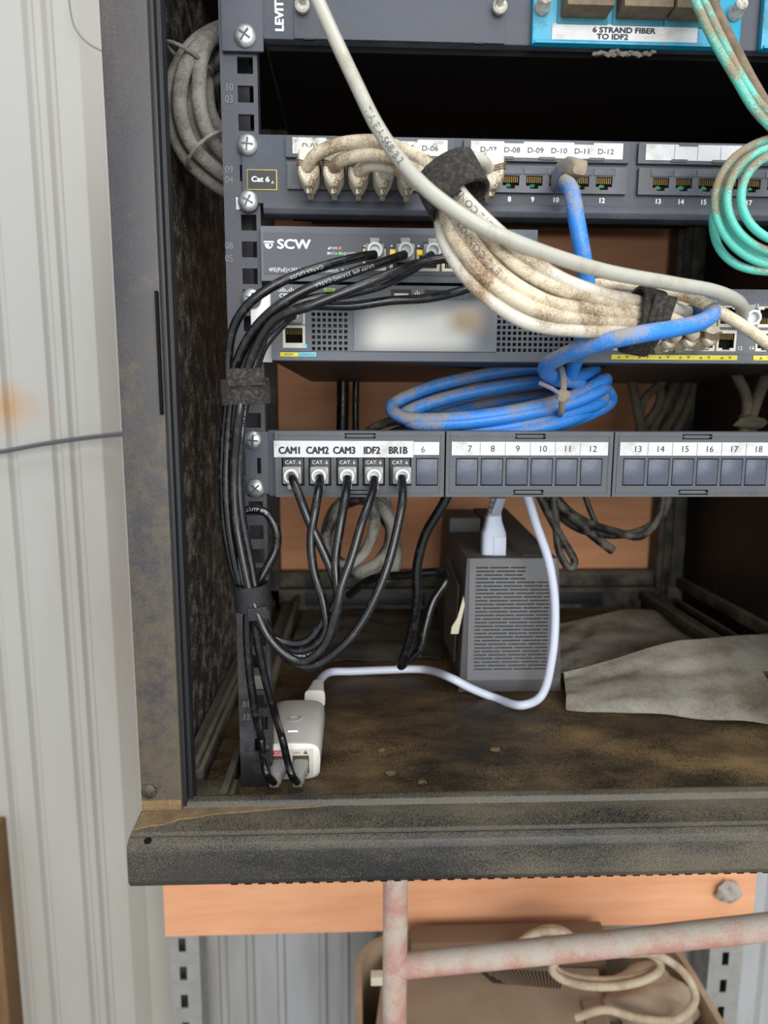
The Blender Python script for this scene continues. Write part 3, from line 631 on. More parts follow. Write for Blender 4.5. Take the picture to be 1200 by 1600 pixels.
for h_ in usb:
    j = MB().box(h_[0]+.3, h_[1]-.3, YC+.5, YC+6, h_[2]+1, h_[3]-1).plate(h_[0], h_[1], h_[2], h_[3], YC-.3, YC+.6, [(h_[0]+1, h_[1]-1, h_[2]+1, h_[3]-1)]).build('usb_socket', m_edge, cs)
    b = MB(); b.box(h_[0]+2, h_[1]-2, YC-.1, YC+.6, h_[2]+1.4, h_[2]+3)
    for q in range(4): b.box(h_[0]+3+q*2.2, h_[0]+4.2+q*2.2, YC-.3, YC, h_[2]+1.6, h_[2]+2.6)
    b.build('usb_tongue', m_port, j)
for h_ in mg:
    cx = (h_[0]+h_[1])/2
    j = MB().plate(h_[0]-1, h_[1]+1, h_[2]-1, h_[3]+1, YC-.4, YC+.3, [(h_[0]+.6, h_[1]-.6, h_[2]+2, h_[3]-.6)]).build('console_port', m_port, cs)
    MB().box(h_[0], h_[1], YC+5, YC+6, h_[2], h_[3]).build('port_cavity', m_black, j)
    b = MB()
    for q in range(8): b.box(cx-4.2+q*1.2-.25, cx-4.2+q*1.2+.25, YC+.4, YC+5, h_[3]-4.5, h_[3]-1)
    b.build('contact', m_gold, j)
c = P(476, 541, YC); MB().box(c.x-1, c.x+1.4, YC-.5, YC, c.z-1.2, c.z+1.2).build('blue_mark', m_blu, cs)
def pill(px0, px1, py, h, mt, s=None, tm=None, nm='marking'):
    z_ = P((px0+px1)/2, py, YC).z; Yf = YC-.9 if py > 548 else YC
    o = MB().box(X(px0, py, YC), X(px1, py, YC), Yf-.25, Yf, z_-h/2, z_+h/2, .1).build(nm, mt, cs)
    if s: text(s, h*.55, ((X(px0, py, YC)+X(px1, py, YC))/2, Yf-.3, z_), tm or m_ink, o)
pill(438, 466, 554, 2.6, m_yel, 'MGMT'); pill(466.5, 494, 554, 2.6, m_blu, 'CONSOLE')
pill(506, 524, 453, 2.2, mat('green_mark', (150, 180, 90), .5), 'STAT'); pill(484, 502, 463, 2.2, MATS['green_mark'], 'DUPLX')
text('CISCO', 2.4, P(450, 462, YC-.1), m_pw, cs, .01, 1.05)
b = MB()
for i, h_ in enumerate((1, 2, 3.2, 2, 1, 2, 3.2, 2, 1)): c = P(436+i*3.2, 456, YC); b.box(c.x-.3, c.x+.3, YC-.3, YC, c.z, c.z+h_*.8)
b.build('bar_logo', m_pw, cs)
text('LAN BASE', 2.4, P(752, 461, YC-.1), m_inkg, cs, .01); 
c = P(652, 460, YC); b = MB(); b.box(c.x-.25, c.x+.25, YC-.2, YC, c.z-2.4, c.z+2.4); b.box(c.x-1.3, c.x+1.3, YC-.2, YC, c.z-.4, c.z); b.box(c.x-1.5, c.x-1, YC-.2, YC, c.z-.4, c.z+1.2); b.box(c.x+1, c.x+1.5, YC-.2, YC, c.z-.4, c.z+1.2); b.build('usb_mark', m_pw, cs)
for g, cc in enumerate((cols, cols2, cols3)):
    for i, c in enumerate(cc):
        for k_, (a_, b_) in enumerate(zr):
            j = MB().plate(c-6.3, c+6.3, a_-1.2, b_+1.2, YC-.35, YC+.2, [(c-5, c+5, a_+.8, b_-.8), (c-2.4, c+2.4, a_-.6, a_+1)] if k_ else [(c-5, c+5, a_+.8, b_-.8), (c-2.4, c+2.4, b_-1, b_+.6)]).build('port', m_port, cs)
            MB().box(c-5.6, c+5.6, YC+4.5, YC+6, a_, b_).build('port_cavity', m_black, j)
            b = MB()
            for q in range(8): b.box(c-4+q*1.15-.22, c-4+q*1.15+.22, YC+.4, YC+4.5, (b_-4.6) if k_ else a_+1, (b_-1) if k_ else a_+4.6)
            b.build('contact', m_gold, j)
    z_ = P(900, 557.5, YC).z; xa, xb = cc[0]-7.5, cc[-1]+7.5
    o = MB().box(xa, xb, YC-1.1, YC-.8, z_-1.5, z_+1.5, .1).build('yellow_strip', m_yel, cs)
    b = MB()
    for i, c in enumerate(cc):
        for dx, s_ in ((-2.6, 1), (2.6, -1)): b.prism([(c+dx-1.1, z_-s_*.8), (c+dx+1.1, z_-s_*.8), (c+dx, z_+s_*.9)], YC-1.25, YC-1.1)
    b.build('arrow_mark', mat('arrow_brown', (130, 100, 40), .5), o)
text('12', 2.4, P(1156, 544, YC-.1), m_pw, cs); text('13', 2.4, P(1182, 478, YC-.1), m_pw, cs); text('14', 2.4, P(1174, 544, YC-.1), m_pw, cs)
# stand-in card for a blurred-out rectangle on the switch face; blur put into the colour
def blurred_face():
    M = mat('blurred_label_face', (176, 176, 172), .6); nt = M.node_tree; N, L = nt.nodes, nt.links; b = N['Principled BSDF']
    tc = N.new('ShaderNodeTexCoord'); sp = N.new('ShaderNodeSeparateXYZ'); L.new(tc.outputs['Generated'], sp.inputs[0])
    def bell(sock, c, wd, pw):
        a = N.new('ShaderNodeMath'); a.operation = 'SUBTRACT'; L.new(sock, a.inputs[0]); a.inputs[1].default_value = c
        d = N.new('ShaderNodeMath'); d.operation = 'ABSOLUTE'; L.new(a.outputs[0], d.inputs[0])
        r = N.new('ShaderNodeMapRange'); r.interpolation_type = 'SMOOTHSTEP'; r.inputs['From Min'].default_value = wd; r.inputs['From Max'].default_value = wd*pw; L.new(d.outputs[0], r.inputs[0]); return r.outputs[0]
    m1 = N.new('ShaderNodeMath'); m1.operation = 'MULTIPLY'; L.new(bell(sp.outputs[0], .46, .48, .5), m1.inputs[0]); L.new(bell(sp.outputs[2], .45, .62, .3), m1.inputs[1])
    mx = N.new('ShaderNodeMix'); mx.data_type = 'RGBA'; L.new(m1.outputs[0], mx.inputs[0]); mx.inputs[6].default_value = srgb(112, 116, 120); mx.inputs[7].default_value = srgb(206, 205, 198)
    m2 = N.new('ShaderNodeMath'); m2.operation = 'MULTIPLY'; L.new(bell(sp.outputs[0], .78, .2, .1), m2.inputs[0]); L.new(bell(sp.outputs[2], .62, .4, .1), m2.inputs[1])
    m3 = N.new('ShaderNodeMix'); m3.data_type = 'RGBA'; L.new(m2.outputs[0], m3.inputs[0]); L.new(mx.outputs[2], m3.inputs[6]); m3.inputs[7].default_value = srgb(172, 150, 124); L.new(m3.outputs[2], b.inputs['Base Color']); return M
MB().box(X(553, 500, YC), X(776, 500, YC), YC-.6, YC, P(660, 549, YC).z, P(660, 469, YC).z).build('blurred_label', blurred_face(), cs)
# support shelf behind small switch & wide switch: rear ends seen as black
MB().box(-50, -47, 60, 400, 40, 44).build('support_bracket', m_frame, cabr)

# ================================================================ CABLE PLUG BUILDERS
def bootplug(root, cx, cz, Y0, w=12.0, h=19.0, mt=m_boot, depth=22):
    w2 = w/2
    poly = [(cx-w2, cz+h*.42), (cx-w2*.7, cz+h*.55), (cx+w2*.7, cz+h*.55), (cx+w2, cz+h*.42), (cx+w2, cz-h*.2), (cx+w2*.4, cz-h*.5), (cx-w2*.4, cz-h*.5), (cx-w2, cz-h*.2)]
    def out(sc, Y): return [Vector((cx+(x-cx)*sc, Y, cz+(z-cz)*sc)) for x, z in rp]
    rp = []
    n_ = len(poly)
    for k_ in range(n_):        # round the corners of the outline
        A_, B_, C_ = Vector(poly[k_-1]), Vector(poly[k_]), Vector(poly[(k_+1) % n_])
        for t in (.0, .33, .66, 1.0):
            p_, q_ = A_.lerp(B_, .72), B_.lerp(C_, .28); rp.append(p_*(1-t)**2+B_*2*t*(1-t)+q_*t*t)
    o = MB().rings([out(.96, Y0), out(1, Y0-3), out(1, Y0-depth+3.5), out(.93, Y0-depth+1.2), out(.78, Y0-depth)]).build('plug_boot', mt, root)
    b = MB()
    for k_ in range(3):
        z_ = cz+h*.16-k_*1.3; e = .5
        b.prism([(cx-w2-e, z_), (cx-w2-e, z_+.8), (cx, z_-1.2), (cx+w2+e, z_+.8), (cx+w2+e, z_), (cx, z_-2.0)], Y0-depth-.5, Y0-4, .15)
    b.build('strain_ridge', mat('brown_ridge', (108, 86, 64), .8), o)
    b = MB(); b.box(cx-1.6, cx+1.6, Y0-depth*.7, Y0-1, cz-h*.62, cz-h*.44, .4); b.build('latch', m_boot, o)
def clearplug(root, c, Y0, d, w=11.6, h=10, tabup=True):
    b = MB(); b.box(c.x-w/2, c.x+w/2, Y0-d, Y0, c.z-h/2, c.z+h/2, 1.2)
    s = 1 if tabup else -1
    b.box(c.x-3, c.x+3, Y0-d*.9, Y0, c.z+s*h/2, c.z+s*(h/2+3.4), .6)
    o = b.build('clear_plug', m_clear, root)
    MB().lathe((c.x, Y0-d, c.z), (0, -1, 0), [(0, 4.8), (2, 5.2), (4, 4.8), (5, 4.6), (5, 3.2), (2, 3.0)], 18).build('collar', mat('collar_plastic', (200, 202, 202), .3), o)

# ================================================================ WHITE CABLES
V1, V2 = (703, 288), (1003, 502)
W = []
def white(i, start, mid1, lane, end, label, mt=m_wht, txt=None):
    """start: pts from boot to first strap; lane: pts between straps; end: pts after second strap"""
    root = thing('ethernet_cable', label, 'cable', P(*start[0]), 'dirty white network cables strapped into one bundle')
    pts = start+lane+end
    path = spline([P(*p) for p in pts], 3); MB().tube(path, 3.75, 12).build('jacket', mt, root); return root, path
zb1 = P(900, 286, -6).z
specs = [
 ([(479, 262, -28), (492, 243, -34), (530, 226, -40), (590, 222, -48), (640, 240, -60), (680, 268, -76)], [(708, 300, -90), (745, 352, -98), (800, 410, -104), (860, 446, -104), (930, 466, -92)], [(985, 482, -72), (1030, 492, -60), (1068, 508, -46), (1084, 524, -38)], 'dirty white cable plugged into port 1, arching highest over the other plugs', m_wbrn, 1, (1086, 528)),
 ([(521, 262, -28), (535, 250, -36), (575, 242, -44), (630, 252, -56), (668, 278, -74)], [(698, 312, -88), (728, 365, -100), (782, 428, -108), (850, 470, -106), (925, 484, -92)], [(985, 494, -74), (1025, 504, -56), (1052, 514, -44), (1056, 526, -38)], 'dirty white cable plugged into port 2, arching second highest', m_wbrn, 2, (1056, 530)),
 ([(560, 268, -28), (578, 258, -36), (615, 262, -46), (655, 288, -66)], [(690, 322, -84), (712, 375, -98), (762, 438, -108), (838, 484, -108), (920, 500, -92)], [(985, 505, -74), (1010, 514, -56), (1022, 524, -44), (1024, 530, -38)], 'dirty white cable plugged into port 3, under the first two arches', m_wbrn, 3, (1025, 532)),
 ([(600, 272, -28), (620, 262, -38), (650, 282, -56)], [(684, 325, -76), (696, 380, -90), (742, 446, -104), (815, 500, -106), (905, 516, -94)], [(985, 516, -72), (1000, 522, -52), (998, 530, -40)], 'dirty white cable plugged into port 4, lowest strand of the bundle', m_wht, 4, (997, 534)),
 ([(640, 280, -28), (656, 272, -40)], [(692, 305, -74), (722, 348, -86), (772, 395, -96), (835, 438, -98), (905, 462, -90)], [(985, 474, -66), (1020, 478, -46), (1040, 484, -36)], 'dirty white cable plugged into port 5, hidden by the strap', m_wht, 5, (1044, 486)),
 ([(763, 262, -28), (752, 252, -42), (728, 248, -58), (706, 266, -78)], [(716, 298, -92), (752, 338, -100), (808, 388, -106), (868, 432, -104), (935, 458, -92)], [(985, 470, -74), (1040, 480, -50), (1074, 488, -36)], 'dirty white cable plugged into port 7, looping back left into the strap', m_wht, 7, (1076, 490)),
]
for i, (a_, l_, e_, lab, mt, port, ep) in enumerate(specs):
    r_, path = white(i, a_, None, l_, e_, lab, mt)
    bootplug(r_, PX(port), zb1, -6.5, 12.6, 21)
    c = P(ep[0], ep[1], YC); 
    bootplug(r_, c.x, c.z-1, YC-2, 10.5, 12, m_boot, 20)
    if i in (1, 5): wraptext(path, 3.75, 'ETL CONFORMS TO TIA', 150 if i == 1 else 110, 3.2, m_inkg, r_, True, 1.2)
# short cable doubling up out of the strap
def strapband(name, label, cpts, rx, ry, width, mt, tail=None):
    """flattened band around the path direction at a point: cpts = (centre, direction), rx lateral radius, ry depth radius"""
    c, T = cpts; T = T.normalized(); n = (CP-c); n = (n-T*n.dot(T)).normalized(); s = n.cross(T)
    b = MB(); N_ = 36
    def ring(r1, r2, off): return [c+T*off+s*math.cos(t)*r1+n*math.sin(t)*r2 for t in [2*math.pi*k/N_ for k in range(N_)]]
    h = width/2; R_ = [ring(rx, ry, -h), ring(rx+1.8, ry+1.8, -h), ring(rx+2, ry+2, 0), ring(rx+1.8, ry+1.8, h), ring(rx, ry, h), ring(rx, ry, -h)]
    b.rings(R_, False)
    if tail:
        tc = c+s*tail[0]+n*(ry+2.5)+T*tail[1]; M = Matrix((s, T, n)).transposed().to_4x4(); M.translation = tc
        b.box(-tail[2], tail[2], -tail[3], tail[3], -1.2, .6, .5, M)
    return b.build(name, mt, None, label, 'cable strap')
strapband('velcro_strap', 'dusty black velcro strap around white cables beside the D-07 label', (P(706, 290, -86), P(722, 325, -90)-P(690, 262, -80)), 15, 10.5, 20, m_vel, (-6, 5, 9, 9))
strapband('velcro_strap', 'grey dusty velcro strap around white cables in front of the yellow port marks', (P(1003, 503, -68), P(1040, 512, -66)-P(965, 496, -72)), 16.5, 10, 14.5, m_vel, (8, 2, 8, 6.5))
# pale grey cables
r_, path = cable('ethernet_cable', 'clean pale grey cable crossing down from the top edge, marked TIA/EIA-568-B.2', 'cable', [(478, -40, -52), (496, 0, -55), (525, 64, -60), (556, 130, -66), (588, 195, -78), (625, 250, -92), (672, 300, -106), (735, 345, -112), (800, 376, -112), (870, 402, -106), (950, 425, -96), (1050, 443, -82), (1120, 456, -66), (1156, 474, -48), (1160, 492, -30), (1158, 500, -14)], 3.75, m_gry)
wraptext(path, 3.75, 'TIA/EIA-568-B.2', 86, 3.6, m_inkg, r_, False, 1.25)
clearplug(r_, P(1160, 500, YC), YC-.5, 8)
r_, path = cable('ethernet_cable', 'thin tan grey cable running from the strap to the right edge across port 12', 'cable', [(880, 452, -30), (930, 444, -34), (1000, 448, -40), (1075, 464, -50), (1120, 485, -56), (1165, 512, -58), (1215, 548, -56), (1290, 590, -40)], 3.4, m_wbrn)
# ================================================================ BLUE CABLE WITH COIL
pts = [(884, 284, -26), (893, 300, -40), (901, 345, -52), (910, 395, -52), (917, 440, -46), (918, 480, -44), (912, 520, -40), (903, 556, -14), (892, 588, 4)]
def loopang(cx, cy, rx, ry, th, Yc, Ya, tilt=-.16):
    x, y = rx*math.cos(th), ry*math.sin(th); return (cx+x*math.cos(tilt)-y*math.sin(tilt), cy+x*math.sin(tilt)+y*math.cos(tilt), Yc-Ya*math.sin(th))
th0 = -.5
LP = [(778, 614, 170, 32, 26, 22), (796, 640, 150, 26, 44, 36), (776, 622, 148, 38, 40, 30), (800, 644, 158, 34, 56, 40), (786, 628, 158, 24, 20, 16), (792, 652, 140, 26, 40, 34)]
for n_, (cx, cy, rx, ry, Yc, Ya) in enumerate(LP):
    for k_ in range(10):
        th = -.45-2*math.pi*k_/10; pts.append(loopang(cx, cy, rx, ry, th, Yc, Ya))
pts += [(905, 600, 14), (868, 592, -6), (852, 575, -36), (880, 556, -64), (930, 538, -84), (990, 524, -94), (1050, 514, -84), (1098, 502, -70), (1113, 489, -60), (1103, 480, -44), (1088, 484, -30), (1084, 488, -18)]
root, path = cable('ethernet_cable', 'dusty bright blue cable coiled above the lower patch panel and plugged into port 10', 'cable', pts, 4.7, m_blue, step=4)
c = P(878, 282, -6); b = MB().loft([((c.x-1, -6, c.z-1), (1, 0, 0), (0, 0, 1), 6, 6), ((c.x-1, -16, c.z+1), (1, 0, 0), (0, 0, 1), 6, 7), ((c.x+1.5, -24, c.z+2), (1, 0, -.2), (.2, 0, 1), 6, 5.5), ((c.x+2, -32, c.z-1), (1, 0, -.2), (.2, 0, 1), 5, 5), ((c.x+2.2, -35, c.z-2), (1, 0, -.2), (.2, 0, 1), 3.8, 3.6), ((c.x+2.2, -36, c.z-2.2), (1, 0, -.2), (.2, 0, 1), 1.5, 1.5)]); b.build('plug_boot', m_blued, root)
c = P(1082, 488, YC); MB().box(c.x-5.5, c.x+5.5, YC-20, YC, c.z-4.5, c.z+5, 1.2).build('plug_boot', m_blued, root)
wraptext(path, 4.3, 'CAT 5 UTP', 640, 3.2, m_ink, root, True, 1.3)
c = P(880, 612, -2)
def ringtie(name, label, c, ax, rx, ry, r, mt):
    ax = ax.normalized(); n = (CP-c); n = (n-ax*n.dot(ax)).normalized(); s = n.cross(ax)
    pts_ = [c+s*math.cos(t)*rx+n*math.sin(t)*ry for t in [2*math.pi*k/24 for k in range(25)]]
    return MB().tube(pts_, r, 8).build(name, mt, None, label, 'cable tie')
b = MB(); b.tube(spline([P(876, 575, -10), P(880, 590, -18), P(880, 612, -20), P(877, 640, -8), P(874, 650, 20)]), 2.2, 8); b.tube(spline([P(878, 618, -21), P(862, 607, -23), P(842, 598, -22)]), 1.4, 8); b.blob(P(879, 618, -21), 5, 3.5, 4.5, 2, .4, 5)
b.build('cable_tie', m_blued, None, 'dust caked tie cinching the right end of the blue cable coil', 'cable tie')

# ================================================================ AQUA FIBRE CORDS
def fibre(label, pts, r=2.3):
    root, path = cable('fiber_patch_cord', label, 'fiber cable', pts, r, m_aqua, 'aqua fiber cords hanging at the right edge'); return root, path
def loop(cx, cy, rx, ry, t0, t1, n, Y0, Y1, grow=0):
    return [(cx+(rx+grow*k/n)*math.cos(t0+(t1-t0)*k/n), cy+(ry+grow*k/n)*math.sin(t0+(t1-t0)*k/n), Y0+(Y1-Y0)*k/n) for k in range(n+1)]
pi = math.pi
fibre('aqua fiber cord forming the outermost loop of the coil at the right edge', [(1068, -30, -36), (1085, 0, -42), (1112, 58, -54), (1148, 120, -62), (1182, 175, -66), (1225, 215, -66), (1280, 250, -62), (1270, 205, -60), (1230, 212, -60)]+loop(1225, 316, 108, 100, -pi*.6, -pi*1.42, 9, -60, -54)+[(1290, 420, -50), (1340, 330, -40)])
fibre('aqua fiber cord forming the middle loop of the coil at the right edge', [(1078, -34, -30), (1098, 0, -38), (1126, 58, -50), (1162, 126, -58), (1196, 172, -62), (1240, 196, -62), (1290, 220, -58), (1275, 232, -64), (1235, 232, -66)]+loop(1228, 312, 92, 84, -pi*.6, -pi*1.42, 9, -66, -60)+[(1300, 400, -54), (1340, 300, -44)])
fibre('aqua fiber cord forming the innermost loop of the coil at the right edge', [(1300, 240, -60), (1262, 236, -66)]+loop(1230, 308, 72, 70, -pi*.6, -pi*1.42, 8, -70, -64)+[(1290, 372, -58), (1330, 300, -50)])
fibre('lowest aqua fiber cord drooping below the rest of the coil', [(1300, 180, -50), (1230, 215, -50), (1160, 262, -46), (1125, 300, -42), (1114, 345, -42), (1124, 388, -44), (1152, 414, -48), (1200, 424, -52), (1260, 415, -50)], 2.4)
fibre('aqua fiber cord beside the outermost loop, slightly inside it', [(1300, 200, -54), (1240, 222, -56)]+loop(1226, 316, 99, 92, -pi*.6, -pi*1.42, 9, -58, -54)+[(1290, 410, -50)], 2.1)
simple_cable('dusty_cable', 'brown dust coated cord running down with the aqua fiber cords', 'cable', [(1092, -34, -24), (1118, 20, -34), (1150, 84, -46), (1180, 140, -52), (1215, 192, -54), (1280, 236, -50)], 3.6, m_dusty)

# ================================================================ BLACK CABLES
rb = 2.75
def black(label, pts, txts=(), ends=(), grp='black network cables strapped along the left rail', mt=m_blk):
    root, path = cable('ethernet_cable', label, 'cable', pts, rb, mt, grp)
    for s_, st, fl in txts: wraptext(path, rb, s_, st, 1.9, m_inkl, root, fl, 1.15)
    for kind_, px, py, Y0 in ends:
        c = P(px, py, Y0)
        if kind_ == 's': clearplug(root, c, Y0, 9, tabup=True)
        else: clearplug(root, c, Y0, 9, 11.8, 11, tabup=False)
    return root, path
sp = lambda x, y: ('s', x, y, YS-.5)
lpg = lambda i, y=741: ('l', (458, 500, 543, 584, 627)[i], y, YL-.5)
black('black cable from the first switch port down to the CAM1 jack', [(585, 398, -24), (560, 402, -34), (500, 418, -46), (440, 440, -50), (392, 472, -50), (366, 510, -46), (357, 560, -42), (357, 610, -40), (350, 680, -34), (348, 760, -34), (354, 840, -34), (376, 925, -36), (404, 975, -42), (440, 1003, -46), (478, 1003, -48), (508, 968, -48), (527, 930, -48), (517, 890, -48), (500, 850, -46), (482, 812, -44), (468, 775, -40), (458, 750, -34), (456, 744, -26)],
      (('CAT6A U/UTP', 40, False),), (sp(585, 398), lpg(0)))
black('black cable from the second switch port down to the CAM2 jack', [(632, 398, -24), (604, 408, -36), (545, 428, -50), (480, 452, -56), (425, 486, -56), (388, 528, -50), (366, 580, -44), (363, 620, -44), (356, 690, -42), (354, 770, -42), (362, 850, -42), (382, 930, -42), (412, 985, -46), (450, 1018, -50), (490, 1012, -52), (510, 985, -52), (505, 940, -50), (490, 890, -48), (486, 840, -46), (492, 800, -44), (498, 765, -36), (500, 746, -26)],
      (('U/UTP 4PR 23AWG CAT6A', 30, False), ('ANSI/TIA-568', 640, True)), (sp(632, 398), lpg(1)))
black('black cable from the third switch port down to the CAM3 jack', [(674, 399, -24), (655, 414, -34), (600, 444, -44), (540, 460, -50), (470, 472, -54), (420, 504, -50), (392, 550, -46), (374, 600, -46), (369, 640, -46), (362, 700, -38), (361, 780, -38), (371, 860, -40), (388, 932, -44), (420, 994, -50), (460, 1026, -54), (500, 1015, -56), (522, 980, -56), (528, 930, -54), (524, 880, -50), (532, 820, -46), (540, 775, -38), (543, 747, -26)],
      (('ANSI/TIA-568-2.D', 330, False),), (sp(674, 399), lpg(2)))
black('black cable crossing in front of switch port 4 down to the IDF2 jack', [(800, 414, -50), (752, 404, -46), (722, 402, -44), (680, 406, -46), (620, 424, -54), (560, 448, -60), (490, 476, -62), (430, 500, -58), (398, 548, -52), (381, 600, -48), (375, 640, -50), (367, 720, -46), (368, 800, -46), (381, 880, -48), (396, 940, -50), (425, 1002, -54), (470, 1034, -58), (505, 1012, -60), (524, 960, -60), (534, 915, -58), (550, 870, -54), (566, 815, -48), (580, 775, -38), (585, 748, -26)],
      (('OUT 10801 ANSI/TIA', 20, True), ('CAT6A U/UTP 4PR 23AWG', 560, True)), (lpg(3),))
black('black cable running level over the wide switch grille, then down to the BR1B jack', [(860, 400, -20), (810, 425, -20), (757, 441, -34), (715, 456, -36), (670, 466, -36), (610, 470, -38), (550, 478, -40), (470, 480, -46), (425, 505, -50), (404, 550, -46), (388, 605, -46), (380, 650, -46), (374, 730, -44), (377, 800, -44), (392, 880, -44), (404, 940, -46), (432, 1010, -52), (480, 1042, -58), (530, 1015, -60), (570, 965, -58), (602, 895, -54), (622, 820, -46), (629, 780, -40), (628, 746, -26)],
      (('10801 ANSI/TIA', 250, True),), (lpg(4),))
inj_top = FZ+28; iY = PZ(460, 1222, FZ).y
ix0, ix1 = PZ(408, 1222, FZ).x, PZ(500, 1222, FZ).x; xc = (ix0+ix1)/2
def injend(k): return Vector(((xc-8.5, xc+7.5)[k]-1.2, iY-16, FZ+9.5))
black('black cable dropping from the strap to the right socket of the white injector', [(459, 494, -26), (452, 496, -34), (436, 512, -38), (410, 545, -42), (394, 600, -40), (374, 660, -36), (371, 740, -34), (384, 850, -34), (396, 930, -36), (400, 985, -34), (412, 1050, -28), (428, 1110, -20), (440, 1150, 2), injend(1)+Vector((-3, -8, 10)), injend(1)],
      (('AWG 10801 TIA', 540, False),), (('s', 459, 494, YC+1),), 'black network cables strapped along the left rail')
black('black cable making a small side loop beside the rail, dropping to the left injector socket', [(378, 800, -24), (392, 796, -26), (414, 800, -28), (431, 825, -30), (432, 855, -30), (418, 885, -32), (402, 915, -34), (388, 950, -36), (386, 990, -34), (390, 1050, -30), (400, 1120, -22), (408, 1155, 0), injend(0)+Vector((-4, -8, 11)), injend(0)],
      (('U/UTP 4PR', 4, False),), ())
strapband('velcro_strap', 'matte black velcro strap around the black cables just above the lower patch panel', (P(384, 612, -42), Vector((.05, 0, -1))), 12.5, 8.5, 15, m_vel, (0, -8, 10, 5))
strapband('velcro_strap', 'glossy black strap around the black cables left of the hanging loops', (P(395, 932, -42), Vector((.06, 0, -1))), 9.5, 9, 16, m_velb, (2, 8, 6, 4))

# ================================================================ LEFT DUSTY COIL
grpc = 'grey dust coated cables coiled left of the rail'
offs = [(0, 0, 30, 'outermost'), (14, 6, 22, 'second outermost'), (30, 6, 34, 'middle'), (46, 10, 24, 'second innermost'), (60, 16, 40, 'innermost')]
for k_, (dx, dy, Yk, nm) in enumerate(offs):
    s_ = 1-.012*k_
    simple_cable('dusty_cable', '%s of the grey dust-coated cables curving out left of the rail' % nm, 'cable',
        [(440+dx*.3, 18+dy, Yk+40), (390, 30+dy*1.0, Yk+26), (340, 46+dy, Yk+14), (300+dx*.4, 72+dy, Yk), (272+dx*.85, 120+dy*.6, Yk-6), (268+dx, 180-dy*.3, Yk-6), (282+dx*1.05, 232-dy*1.6, Yk), (315+dx*.9, 272-dy*2.6, Yk+8), (360+dx*.5, 302-dy*3, Yk+20), (420, 320-dy*3, Yk+40)], 4.8, m_gdust, grpc)
simple_cable('dusty_cable', 'grey dust-coated cable inside the left coil, bending behind the rail', 'cable', [(420, 40, 66), (370, 70, 52), (330, 100, 44), (318, 135, 44), (345, 120, 60), (390, 110, 80)], 4.0, m_gdust, grpc)
ringtie('cable_tie', 'thin black tie around the upper part of the grey dusty coil', P(296, 92, 26), P(282, 125, 26)-P(306, 70, 26), 15.5, 13, 1.2, m_gdust)
ringtie('cable_tie', 'thin grey tie around the lower part of the grey dusty coil', P(322, 234, 26), P(340, 262, 26)-P(305, 218, 26), 15.5, 13, 1.2, m_gdust)

# ================================================================ UPS, PLUG, CORD
uY = PZ(800, 1084, FZ).y; uL, uR = PZ(716, 1084, FZ).x, PZ(878, 1084, FZ).x
uTL, uTR = P(728, 868, uY+4), P(872, 884, uY+4); uz = uTL.z; uB = uY+205
ups = thing('backup_battery', 'dark grey backup battery tower with slotted front on the cabinet floor', 'backup battery', ((uL+uR)/2, (uY+uB)/2, FZ))
b = MB(); b.hexa([(uL, uY+3, FZ+1), (uR, uY+3, FZ+1), (uR+4, uB, FZ+1), (uL+2, uB, FZ+1), (uTL.x, uY+6, uz-2), (uTR.x, uY+6, uz-2), (uTR.x+4, uB, uz-2), (uTL.x+2, uB, uz-2)], 3); b.build('case', m_upsd, ups)
H_ = uz-FZ; fl = lambda f: (uL+(uTL.x-uL)*f); fr_ = lambda f: (uR+(uTR.x-uR)*f)
hs = []; x0, x1 = uTL.x+9, uTR.x-8
zz = FZ+24; r0 = 0
while zz < uz-10:
    a_ = x0; off = (r0 % 3)*6; x = x0-off
    while x < x1:
        xa, xb = max(x, x0), min(x+17.5, x1)
        if zz > uz-22: xb = min(xb, x0+46)
        if xb-xa > 2: hs.append((xa, xb, zz, zz+1.3))
        x += 19
    zz += 3.5; r0 += 1
b = MB(); b.plate(uTL.x+3, uTR.x-3, FZ+14, uz-2, uY, uY+3.2, hs); b.build('slotted_front', m_ups, ups)
b = MB(); b.hexa([(uL, uY+.5, FZ+2), (uR, uY+.5, FZ+2), (uR, uY+5, FZ+2), (uL, uY+5, FZ+2), (fl(.12)+1, uY+.2, FZ+15), (fr_(.12)-1, uY+.2, FZ+15), (fr_(.12), uY+5, FZ+15), (fl(.12), uY+5, FZ+15)], .8)
b.hexa([(uL+1, uY+1, FZ+14), (uTL.x+4, uY+1, FZ+14), (uTL.x+4, uY+6, FZ+14), (uL+1, uY+6, FZ+14), (uTL.x+.5, uY+1, uz-2), (uTL.x+3.5, uY+1, uz-2), (uTL.x+3.5, uY+6, uz-2), (uTL.x+.5, uY+6, uz-2)], .5)
b.hexa([(uTR.x-4, uY+1, FZ+14), (uR-1, uY+1, FZ+14), (uR-1, uY+6, FZ+14), (uTR.x-4, uY+6, FZ+14), (uTR.x-3.5, uY+1, uz-2), (uTR.x-.5, uY+1, uz-2), (uTR.x-.5, uY+6, uz-2), (uTR.x-3.5, uY+6, uz-2)], .5); b.build('front_frame', m_upsd, ups)
